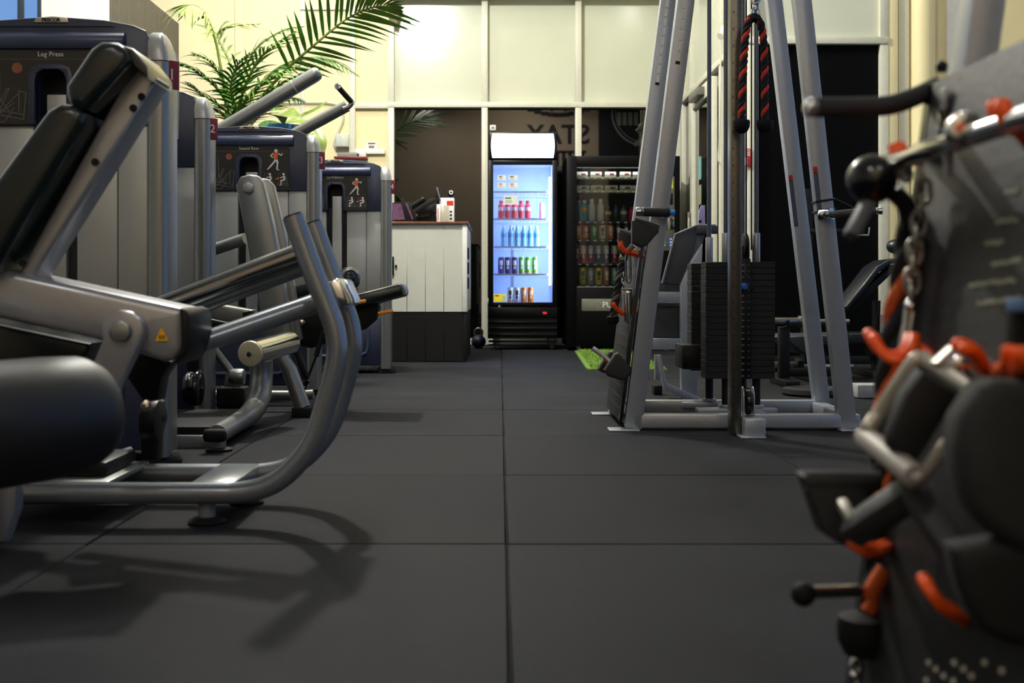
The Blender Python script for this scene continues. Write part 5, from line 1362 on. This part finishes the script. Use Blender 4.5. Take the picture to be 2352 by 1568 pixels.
MB().beam(P(1985, 530, 7.84), (2.13, 7.86, P(0, 530, 7.84).z), .03, .03, .004).build('arm', BLACK, tl)
# ------------------------------------------------------------------ nearest A-frame with its tool board (right foreground)
NB = thing('cable_station', 'near cable station whose black tool board with orange hooks fills the right edge', 'gym machine', (.62, 1.05, 0))
KX0, KX = .405, .137
def nX(z): return KX0 + KX * z
def B(px, py, off=0.):
    """point on the plane 'off' metres in front of the near tool board"""
    u = (px - VX) / F; v = (VY - py) / F
    d = (KX0 + KX * H - off) / (u - KX * v)
    return P(px, py, d)
ny0, ny1, nz1 = .70, 1.36, .806
BOARD2 = mat('near_board_black', '#1f1f1f', .55, 0, .14, 18, .4, bscale=90, spec=.25)
nb = MB().prism([(nX(.01), ny0, .01), (nX(nz1), ny0, nz1), (nX(nz1), ny1, nz1), (nX(.01), ny1, .01)], (.012, 0, -.0016), .002).build('tool_board', BOARD2, NB)
MB().prism([(nX(.01) - .001, ny1 - .006, .01), (nX(nz1) - .001, ny1 - .006, nz1), (nX(nz1) - .001, ny1 + .012, nz1), (nX(.01) - .001, ny1 + .012, .01)], (.018, 0, -.002)).build('edge_trim', BLACKG, nb)
for (y, dx) in ((1.395, .062), (.60, .062)):
    MB().beam((nX(0) + dx, y, .004), (nX(2.3) + dx, y, 2.3), .05, .042, .006).build('leg', ALEG, NB)
MB().span((nX(0) + .03, .58, .0), (nX(0) + .09, 1.44, .03), .004).build('foot_bar', ALEG, NB)
MB().span((nX(0) + .06, 1.37, .008), (1.3, 1.42, .05), .004).build('base_bar', ALEG, NB)
MB().span((nX(2.26) + .04, .58, 2.24), (nX(2.26) + .10, 1.42, 2.30), .004).build('top_bar', ALEG, NB)
# pale wall chart clipped printing: rows of worn print and bright rivets
mb = MB()
rr = random.Random(5)
for (x, y, w_) in ((2330, 440, 40), (2320, 510, 60), (2290, 560, 50), (2320, 605, 80), (2285, 655, 110), (2300, 695, 100), (2330, 300, 40)):
    for k in range(int(w_ / 9)):
        c_ = B(x - w_ / 2 + k * 9 + rr.uniform(-2, 2), y - (k * 9 * .12) + rr.uniform(-2, 2), .0006)
        mb.box(c_, (.001, .007, .0045), 0, ('Y', .137))
mb.build('worn_print', mat('worn_print', '#8d8c78', .7), nb, kind='stuff')
for (x, y) in ((2133, 1521), (2150, 1536), (2192, 1521), (2214, 1536), (2262, 1521), (2168, 1552), (2232, 1552), (2128, 1562), (2190, 1564), (2302, 1540)):
    MB().cyl(B(x, y, -.001), B(x, y, .0015), .0028, 12).build('rivet', STEEL, nb)
def nhook(pts, r=.0075, off=(.0, .016, .0)): return hook([B(*p) for p in pts], r * .72, nb, off)
nhook([(2130, 352, .0), (2108, 366, .03), (2088, 372, .045), (2068, 360, .055), (2060, 338, .058), (2060, 332, .058)], .0085, (0, .02, 0))
nhook([(2375, 330, .0), (2350, 300, .025), (2325, 292, .04), (2305, 275, .05), (2296, 250, .055), (2294, 240, .055)], .011, (.004, .024, .004))
nhook([(2135, 815, .0), (2098, 790, .01), (2096, 800, .02), (2078, 818, .035), (2045, 820, .05), (2018, 800, .06), (2004, 775, .065), (2000, 770, .065)], .0085, (.0, .018, .004))
nhook([(2062, 822, .01), (2055, 850, .01), (2042, 880, .008), (2035, 905, .0)], .0065, (0, .01, 0))
nhook([(2095, 772, .03), (2090, 795, .035), (2075, 815, .04)], .009, (0, .016, 0))
nhook([(2270, 862, .0), (2256, 850, .02), (2245, 822, .035), (2232, 802, .045), (2210, 795, .055), (2205, 800, .055)], .0085, (.002, .02, .003))
nhook([(2290, 855, .0), (2310, 852, .03), (2328, 838, .045), (2332, 812, .05), (2332, 802, .05)], .0095, (.0, .022, .0))
nhook([(2040, 1252, .0), (2010, 1262, .03), (1975, 1258, .05), (1948, 1238, .06), (1934, 1215, .063), (1930, 1208, .063)], .0085, (.003, .018, .0))
nhook([(2210, 1420, .0), (2185, 1402, .02), (2158, 1385, .035), (2138, 1358, .045), (2126, 1336, .048), (2124, 1331, .048)], .0085, (.003, .018, .0))
# black grip bar at the top
G = 'attachments hung on the near tool board'
gb = thing('pull_handle', 'black foam grip bar with chrome end sticking out above the near tool board', 'handle', P(1950, 245, 1.33), G)
MB().tube([P(1872, 247, 1.32), P(1960, 246, 1.33), P(2040, 242, 1.34), P(2095, 225, 1.36), P(2150, 200, 1.39)], .0118, 18, 6).build('grip', mat('foam_near', '#1d1d1d', .7, 0, .12, 90, .25), gb)
MB().cyl(P(1850, 247, 1.318), P(1876, 247, 1.32), .0112, 18, bevel=.003).build('end_cap', CHROME, gb)
MB().tube([P(2140, 205, 1.385), P(2165, 198, 1.395), P(2200, 190, 1.40)], .009, 14).build('mount', BLACK, gb)
# bolts at the top corner of the board
mb = MB(); mb.cyl(P(2163, 165, 1.37), P(2163, 152, 1.37), .006, 12); mb.ball(P(2163, 152, 1.37), .007)
mb.build('corner_bolt', BLACK, nb)
MB().box(B(2168, 232, .004), (.006, .012, .03), .002).build('slot_plate', STEEL, nb)
MB().box(B(2165, 285, .005), (.006, .02, .035), .002).build('slot_hole', BLACKG, nb)
# straight chrome bar resting on the two top hooks
lb = thing('straight_bar', 'long chrome straight bar lying along the top orange hooks of the near board', 'bar', B(2200, 320, .05), G)
p0, p1 = B(2022, 382, .056), B(2440, 240, .045)
MB().cyl(p0, p1, .0105, 20, bevel=.003).build('bar', CHROME, lb)
um = (p1 - p0).normalized(); mc_ = p0 + um * .09
MB().cyl(B(2205, 300, .055), B(2222, 296, .055), .0175, 20, bevel=.003).build('bar_collar', CHROME, lb)
MB().tube([B(2190, 318, .055), B(2180, 345, .05), B(2178, 400, .045)], .005, 10, 4).build('swivel_link', STEEL, lb)
# ball ended rope with strap
rb2 = thing('ball_grip', 'round black ball grip with flat strap tail at the top corner of the near board', 'handle', P(2003, 410, 1.27), G)
MB().ball(P(2003, 412, 1.27), .0278, 28, 18).build('ball', BLACKG, rb2)
MB().beam(P(2000, 455, 1.27), P(1952, 545, 1.25), .020, .016, .006).build('strap', mat('strap_grey', '#4b4f55', .6), rb2)
MB().tube([P(2040, 392, 1.27), P(2068, 384, 1.28), P(2080, 398, 1.285), P(2074, 412, 1.285)], .0085, 12, 4).build('swivel', CHROME, rb2)
MB().tube([P(2050, 440, 1.275), P(2080, 470, 1.28), P(2090, 520, 1.285)], .010, 12, 4).build('tail', BLACK, rb2)
# chain
ch = thing('chain', 'steel chain with karabiner hanging down the edge of the near tool board', 'chain', P(2105, 560, 1.27), G)
cpth = [(2118, 408), (2122, 440), (2116, 476), (2110, 510), (2104, 544), (2101, 578), (2097, 612), (2095, 646), (2093, 678)]
for k, (x, y) in enumerate(cpth):
    c0 = P(x, y, 1.275); mb = MB()
    ax = Vector((1, 0, 0)) if k % 2 else Vector((.35, .93, 0))
    pts = []
    for a in range(14):
        t_ = 2 * PI * a / 14; pts.append(c0 + ax * (.0078 * math.cos(t_)) + Vector((0, 0, .0105 * math.sin(t_) + (.004 if math.sin(t_) > 0 else -.004))))
    mb.tube(pts, .0030, 9, closed=True); mb.build('link', mat('galvanised', '#a4a29a', .35, .9, .08), ch)
MB().tube([P(2092, 690, 1.275), P(2098, 705, 1.275), P(2090, 760, 1.275), P(2083, 795, 1.275), P(2070, 800, 1.275), P(2072, 780, 1.275), P(2080, 740, 1.275), P(2084, 700, 1.275)], .0035, 10, 4, closed=True).build('karabiner', CHROME, ch)
MB().ball(P(2092, 703, 1.27), .0065, 14, 10).build('rivet_head', CHROME, ch)
# long black and orange rope
lr = thing('long_rope', 'long black and orange twisted rope with rubber end down the edge of the near board', 'rope', P(2050, 800, 1.31), G)
pth = [P(2092, 500, 1.32), P(2088, 560, 1.32), P(2074, 650, 1.325), P(2058, 740, 1.33), P(2044, 840, 1.33), P(2034, 960, 1.33), P(2028, 1080, 1.33), P(2020, 1200, 1.325), P(2014, 1320, 1.32), P(1998, 1405, 1.315)]
for q, mb in enumerate(strands(pth, .0152, .125, 3, 9, 1.9, step=.005)):
    mb.build('orange_strand' if q == 0 else 'black_strand', ROPEO if q == 0 else ROPEB, lr)
MB().lathe([(.018, .026), (.028, .022), (.030, .012), (.029, -.006), (.022, -.02), (.008, -.025)], 24, P(1983, 1460, 1.31)).build('rope_end', RUBBER, lr)
MB().tube([P(1962, 1425, 1.305), P(1980, 1435, 1.30), P(2000, 1428, 1.30)], .006, 10, 4).build('ferrule', mat('ferrule', '#a39b84', .4, .5), lr)
# stirrup handle
sh2 = thing('stirrup_handle', 'square chrome stirrup handle hanging tilted in the middle of the near board', 'handle', P(2090, 980, 1.2), G)
SC = mat('satin_chrome', '#b8b2a4', .34, .45, .05)
MB().tube([B(2226, 893, .02), B(2170, 855, .03), B(2128, 828, .04), B(2112, 824, .045), B(2098, 834, .05), B(2060, 890, .06), B(2020, 950, .07), B(1996, 982, .08), B(1990, 990, .08)], .0062, 14, 5, flat=1.4).build('frame', SC, sh2)
MB().cyl(B(1984, 1000, .08), B(2102, 1095, .07), .0118, 20, bevel=.003).build('grip', mat('grip_stone', '#9b958b', .5, .1, .06), sh2)
MB().tube([B(2098, 1096, .07), B(2112, 1096, .066), B(2135, 1070, .05), B(2172, 1018, .02)], .0062, 14, 4).build('frame_end', SC, sh2)
MB().prism([P(x, y, 1.09) for x, y in ((2120, 850), (2208, 905), (2176, 960), (2146, 1010), (2105, 1075), (2050, 1030), (2046, 1000), (2080, 905))], (0, .03, 0), .008).build('strap', mat('strap_black', '#0c0c0c', .7), sh2)
# chrome swivel beside it
sv = thing('swivel_plate', 'chunky chrome swivel with rounded head on the orange hook beside the stirrup handle', 'swivel', B(2200, 840, .05), G)
MB().prism([P(x, y, 1.12) for x, y in ((2150, 832), (2190, 795), (2204, 800), (2200, 815), (2172, 842), (2160, 846))], (0, .02, 0), .004).build('tab', mat('satin_chrome', '#b8b2a4'), sv)
MB().ball(P(2204, 838, 1.125), .0165, 20, 12, (1, .7, 1)).build('head', CHROME, sv)
MB().ball(P(2212, 870, 1.115), .008, 14, 10).build('stud', CHROME, sv)
MB().cyl(B(2252, 850, .02), B(2268, 848, .01), .012, 16, bevel=.004).build('washer', mat('satin_chrome', '#b8b2a4'), sv)
# wide padded cuff
cf = thing('ankle_cuff', 'large dark grey padded cuff bulging at the right edge of the near board', 'cuff', B(2290, 1080, .05), G)
CUFF = mat('cuff_grey', '#232323', .85, 0, .15, 80, .3)
MB().prism([P(x, y, .92) for x, y in ((2262, 890), (2300, 872), (2420, 880), (2420, 1300), (2352, 1268), (2296, 1235), (2245, 1180), (2218, 1110), (2205, 1040), (2215, 960))], (0.0, .05, 0), .018, 4).build('pad', CUFF, cf)
MB().prism([P(x, y, .98) for x, y in ((2330, 700), (2375, 690), (2375, 880), (2318, 880))], (0, .02, 0), .004).build('strap', BLACK, cf)
MB().box(P(2345, 700, .97), (.022, .012, .012), .003).build('buckle', mat('buckle_blue', '#5b7fb0', .4), cf)
# foam bracket and black V bar low on the board
vb = thing('angled_handle', 'black foam wedge handle poking out left from the near board', 'handle', P(1940, 1160, 1.25), G)
MB().prism([P(x, y, 1.24) for x, y in ((1846, 1096), (1860, 1090), (2012, 1094), (2016, 1190), (1960, 1262), (1925, 1248), (1892, 1226))], (0, .04, 0), .008, 3).build('pad', FOAM, vb)
MB().tube([P(1850, 1105, 1.25), P(1930, 1104, 1.25), P(2020, 1106, 1.25)], .0115, 14).build('roll', FOAM, vb)
rw = thing('v_bar', 'dark grey rubber V bar resting on the lower orange hook of the near board', 'handle', P(2080, 1190, 1.2), G)
VG = mat('v_bar_grey', '#363635', .6, 0, .1, 60, .2)
MB().beam(B(1955, 1222, .075), B(2102, 1126, .045), .03, .030, .007).build('arm', VG, rw)
MB().beam(B(2090, 1120, .05), B(2205, 1285, .018), .03, .026, .007).build('arm', VG, rw)
MB().beam(B(2185, 1268, .03), B(2240, 1268, .02), .02, .012, .004).build('arm_end', VG, rw)
MB().beam(B(1932, 1152, .085), B(1960, 1198, .08), .014, .012, .004).build('tip', MATS['satin_chrome'], rw)
MB().prism([P(x, y, .93) for x, y in ((2185, 1262), (2400, 1230), (2400, 1500), (2320, 1492), (2255, 1452), (2222, 1400), (2196, 1330))], (0.01, .05, 0), .015, 3).build('lower_pad', mat('lower_pad', '#0d0d0d', .8, 0, .2, 60), rw)
# chrome rod with ball
rod = thing('ball_end_rod', 'chrome rod with small black ball end jutting left near the bottom of the board', 'bar', P(1910, 1360, 1.25), G)
MB().ball(P(1845, 1364, 1.25), .0136, 22, 14).build('ball', RUBBER, rod)
MB().cyl(P(1865, 1359, 1.25), P(1992, 1356, 1.29), .0072, 16).build('rod', CHROME, rod)
MB().tube([P(1995, 1372, 1.285), P(2006, 1350, 1.285), P(2026, 1318, 1.29), P(2034, 1308, 1.29)], .010, 12, 4).build('band', ROPEO, rod)
ck = thing('hanging_karabiner', 'chrome karabiner hanging below the rope end at the bottom of the frame', 'karabiner', P(1966, 1535, 1.3), G)
MB().tube([P(1962, 1512, 1.3), P(1974, 1514, 1.3), P(1976, 1540, 1.3), P(1970, 1572, 1.3), P(1958, 1585, 1.3), P(1954, 1550, 1.3)], .0045, 10, 5, closed=True).build('karabiner', CHROME, ck)
MB().ball(P(1963, 1550, 1.295), .006).build('gate', CHROME, ck)

# ------------------------------------------------------------------ palm behind the towers
PG = mat('palm_green', '#4f8026', .42, 0, .35, 9, spec=.4)
PG2 = mat('palm_pale', '#8a9a58', .5, 0, .3, 8, spec=.35)
PG3 = mat('palm_deep', '#1f5a1e', .4, 0, .35, 9, spec=.4)
STEMM = mat('palm_stem', '#5c6a24', .5, 0, .25, 15)
palm = thing('potted_palm', 'tall green palm with arching feathery fronds behind the Seated Row tower', 'plant', (-2.05, 9.0, 0))
rp_ = random.Random(11)
def leaflet(base, dirv, L, w, droop, m, parent, nrm, into=None):
    """folded strip that narrows to a point and bends under its weight"""
    mb = into or MB(); n = 6; rows = []
    d_ = dirv.normalized(); side = d_.cross(nrm)
    if side.length < 1e-4: side = d_.orthogonal()
    side.normalize(); p = base.copy(); cur = d_.copy()
    prof = [.45, .9, 1, .9, .65, .35, .02]
    for k in range(n + 1):
        ww = w * prof[k] * .5
        up = side.cross(cur).normalized()
        rows.append((mb.bm.verts.new(p + side * ww + up * ww * .35), mb.bm.verts.new(p), mb.bm.verts.new(p - side * ww + up * ww * .35)))
        cur = (cur + Vector((0, 0, -droop / n))).normalized(); p = p + cur * (L / n)
    for a, b in zip(rows[:-1], rows[1:]):
        mb.bm.faces.new((a[0], a[1], b[1], b[0])); mb.bm.faces.new((a[1], a[2], b[2], b[1]))
    if into is None: return mb.build('leaflet', m, parent, angle=80)
def frond(pts, n, L, w, m, start=.3, droop=.6, ang=50, tilt=0., lift=.15, joined=False):
    ps, _ = smooth_path([Vector(p) for p in pts], [1] * len(pts), 10)
    N = len(ps)
    fr_ = MB().tube(ps, [.016 * (1 - .8 * i / N) for i in range(N)], 8).build('frond', STEMM, palm)
    jm = MB() if joined else None
    for k in range(n):
        f = start + (1 - start) * (k + .5) / n
        i = min(N - 2, int(f * (N - 1))); fr2 = f * (N - 1) - i
        b = ps[i].lerp(ps[i + 1], fr2); t = (ps[i + 1] - ps[i]).normalized()
        up = Vector((0, -.25 + tilt, 1)); sd_ = t.cross(up).normalized(); nr = sd_.cross(t).normalized()
        g = (f - start) / (1 - start)
        LL = L * (.55 + .9 * g - 1.1 * g * g * (1 if g > .3 else .8)) if g < .72 else L * (1 - g) * 1.3 + L * .06
        a_ = R(ang * (1 - .55 * g))
        for s_ in (-1, 1):
            dv = t * math.cos(a_) + sd_ * s_ * math.sin(a_) + nr * lift
            dv += Vector((rp_.uniform(-.05, .05), rp_.uniform(-.06, .06), rp_.uniform(-.05, .05)))
            leaflet(b, dv, LL * rp_.uniform(.9, 1.1), w * (1 - .5 * g * g) * rp_.uniform(.85, 1.1), droop * rp_.uniform(.7, 1.3), m, fr_, nr, jm)
    if joined: jm.build('leaflets', m, fr_, angle=80, kind='stuff')
    return fr_
base = Vector((P(545, 0, 9.0).x, 9.0, 0))
crown = P(545, 330, 9.0)
# stems
frond([crown, P(590, 240, 8.95), P(650, 168, 8.85), P(720, 105, 8.75), P(790, 48, 8.7), P(840, 22, 8.65), P(880, 14, 8.6), P(920, 22, 8.6)], 26, .62, .034, PG, .30, .22, 62, .9, .05)
frond([crown, P(525, 250, 8.9), P(508, 160, 8.85), P(494, 90, 8.8), P(470, 30, 8.7), P(440, 12, 8.6), P(415, 28, 8.5)], 16, .42, .034, PG2, .52, 1.5, 60, -.2, .0)
frond([crown, P(532, 260, 8.95), P(500, 205, 8.9), P(462, 172, 8.8), P(425, 150, 8.7), P(395, 140, 8.65)], 16, .42, .028, PG3, .3, .8, 48)
frond([crown, P(548, 255, 8.9), P(566, 190, 8.8), P(600, 130, 8.7), P(640, 98, 8.6), P(680, 72, 8.55)], 18, .40, .028, PG, .3, .8, 48)
frond([crown, P(570, 240, 9.05), P(620, 170, 9.1), P(690, 135, 9.1), P(760, 138, 9.1), P(825, 175, 9.1)], 20, .40, .026, PG3, .3, 1.0, 50)
frond([crown, P(560, 270, 8.8), P(600, 225, 8.7), P(650, 190, 8.6), P(700, 168, 8.5), P(735, 165, 8.4)], 16, .34, .028, PG, .25, .7, 50)
frond([crown, P(535, 270, 8.7), P(500, 240, 8.6), P(460, 215, 8.5), P(430, 190, 8.4)], 13, .36, .026, PG3, .25, .5, 45)
frond([crown, P(540, 240, 9.1), P(530, 150, 9.2), P(500, 80, 9.2), P(540, 60, 9.2), P(600, 55, 9.2)], 14, .34, .026, PG2, .4, .9, 50)
frond([crown, P(590, 270, 9.2), P(640, 230, 9.3), P(680, 200, 9.3), P(720, 150, 9.3)], 13, .34, .034, PG, .25, .4, 45)
for pts_, n_, L_, m_, dr_ in (
        ([crown, P(540, 250, 8.85), P(530, 200, 8.7), P(545, 150, 8.6), P(575, 120, 8.5)], 18, .34, PG3, .9),
        ([crown, P(555, 250, 8.8), P(590, 205, 8.7), P(640, 170, 8.6), P(690, 150, 8.5)], 20, .36, PG, .9),
        ([crown, P(530, 280, 8.8), P(500, 255, 8.7), P(462, 240, 8.6), P(425, 235, 8.5)], 16, .30, PG, .7),
        ([crown, P(538, 250, 8.95), P(515, 190, 8.9), P(480, 140, 8.8), P(440, 120, 8.7)], 18, .34, PG, 1.0),
        ([crown, P(575, 270, 8.9), P(615, 245, 8.8), P(660, 225, 8.7), P(700, 235, 8.6)], 16, .30, PG3, .8),
        ([crown, P(545, 230, 9.1), P(560, 170, 9.2), P(590, 110, 9.2), P(650, 70, 9.2), P(700, 60, 9.2)], 20, .34, PG3, .9),
        ([crown, P(552, 250, 9.2), P(600, 190, 9.3), P(660, 150, 9.3), P(730, 130, 9.3), P(790, 150, 9.3)], 20, .36, PG2, 1.1),
        ([crown, P(560, 290, 8.7), P(590, 270, 8.6), P(620, 250, 8.5), P(650, 250, 8.4)], 14, .26, PG, .6)):
    frond(pts_, n_, L_, .024, m_, .22, dr_, 50, 0, .12, True)
MB().tube([base + Vector((0, 0, .35)), base + Vector((.01, 0, .9)), crown], [.035, .03, .022], 12, 3).build('trunk', STEMM, palm)
MB().tube([base + Vector((-.08, .03, .35)), P(522, 300, 8.95), P(512, 180, 8.9)], [.02, .016, .012], 10, 3).build('stem', STEMM, palm)
POT = mat('pot_grey', '#4a4c4e', .5, 0, .1, 20)
MB().lathe([(.15, 0), (.17, .02), (.21, .36), (.215, .38), (.195, .38), (.19, .34), (.02, .33)], 28, base).build('pot', POT, palm)
# smaller broad leaved plant in a blue pot on a stand
bl = thing('broadleaf_plant', 'broad leaved plant with one drooping leaf in a blue pot behind the Seated Row tower', 'plant', (P(650, 0, 8.4).x, 8.4, 0))
pc = P(648, 314, 8.4)
MB().lathe([(.07, -.05), (.075, -.04), (.105, .07), (.108, .085), (.095, .085), (.09, .06), (.02, .05)], 24, pc).build('pot', mat('pot_blue', '#3f7fb4', .35, 0, .15, 12), bl)
MB().cyl((pc.x, pc.y, 0), (pc.x, pc.y, pc.z - .045), .09, 20, bevel=.01).build('stand', POT, bl)
BG = mat('broad_leaf', '#6a7d35', .4, 0, .35, 12)
BG2 = mat('broad_leaf_dark', '#2f5a2a', .4, 0, .3, 12)
def broad(path, wid, m):
    ps, _ = smooth_path([Vector(p) for p in path], [1] * len(path), 6); n = len(ps); mb = MB(); rows = []
    for i, p in enumerate(ps):
        t = (ps[min(i + 1, n - 1)] - ps[max(i - 1, 0)]).normalized(); sd_ = t.cross(Vector((0, -.6, .8))); sd_.normalize()
        ww = wid * max(.03, math.sin(PI * min(1, (i + .4) / n)) ** .8)
        up = sd_.cross(t)
        rows.append([mb.bm.verts.new(p + sd_ * ww * s + up * abs(s) * ww * .25) for s in (-1, -.5, 0, .5, 1)])
    for a, b in zip(rows[:-1], rows[1:]):
        for k in range(4): mb.bm.faces.new((a[k], a[k + 1], b[k + 1], b[k]))
    return mb.build('leaf', m, bl, angle=80)
broad([P(650, 285, 8.4), P(640, 265, 8.3), P(655, 262, 8.15), P(690, 272, 8.05)], .085, BG)
broad([P(650, 285, 8.4), P(690, 280, 8.3), P(720, 292, 8.25), P(742, 325, 8.2), P(740, 365, 8.2)], .034, BG)
broad([P(650, 285, 8.4), P(690, 268, 8.5), P(725, 252, 8.5), P(752, 232, 8.5)], .025, BG)
broad([P(646, 285, 8.4), P(610, 290, 8.4), P(590, 300, 8.4)], .06, BG2)
broad([P(650, 288, 8.45), P(700, 300, 8.5), P(716, 318, 8.5)], .05, BG)
broad([P(540, 320, 8.6), P(530, 290, 8.55), P(522, 262, 8.5)], .05, BG2)
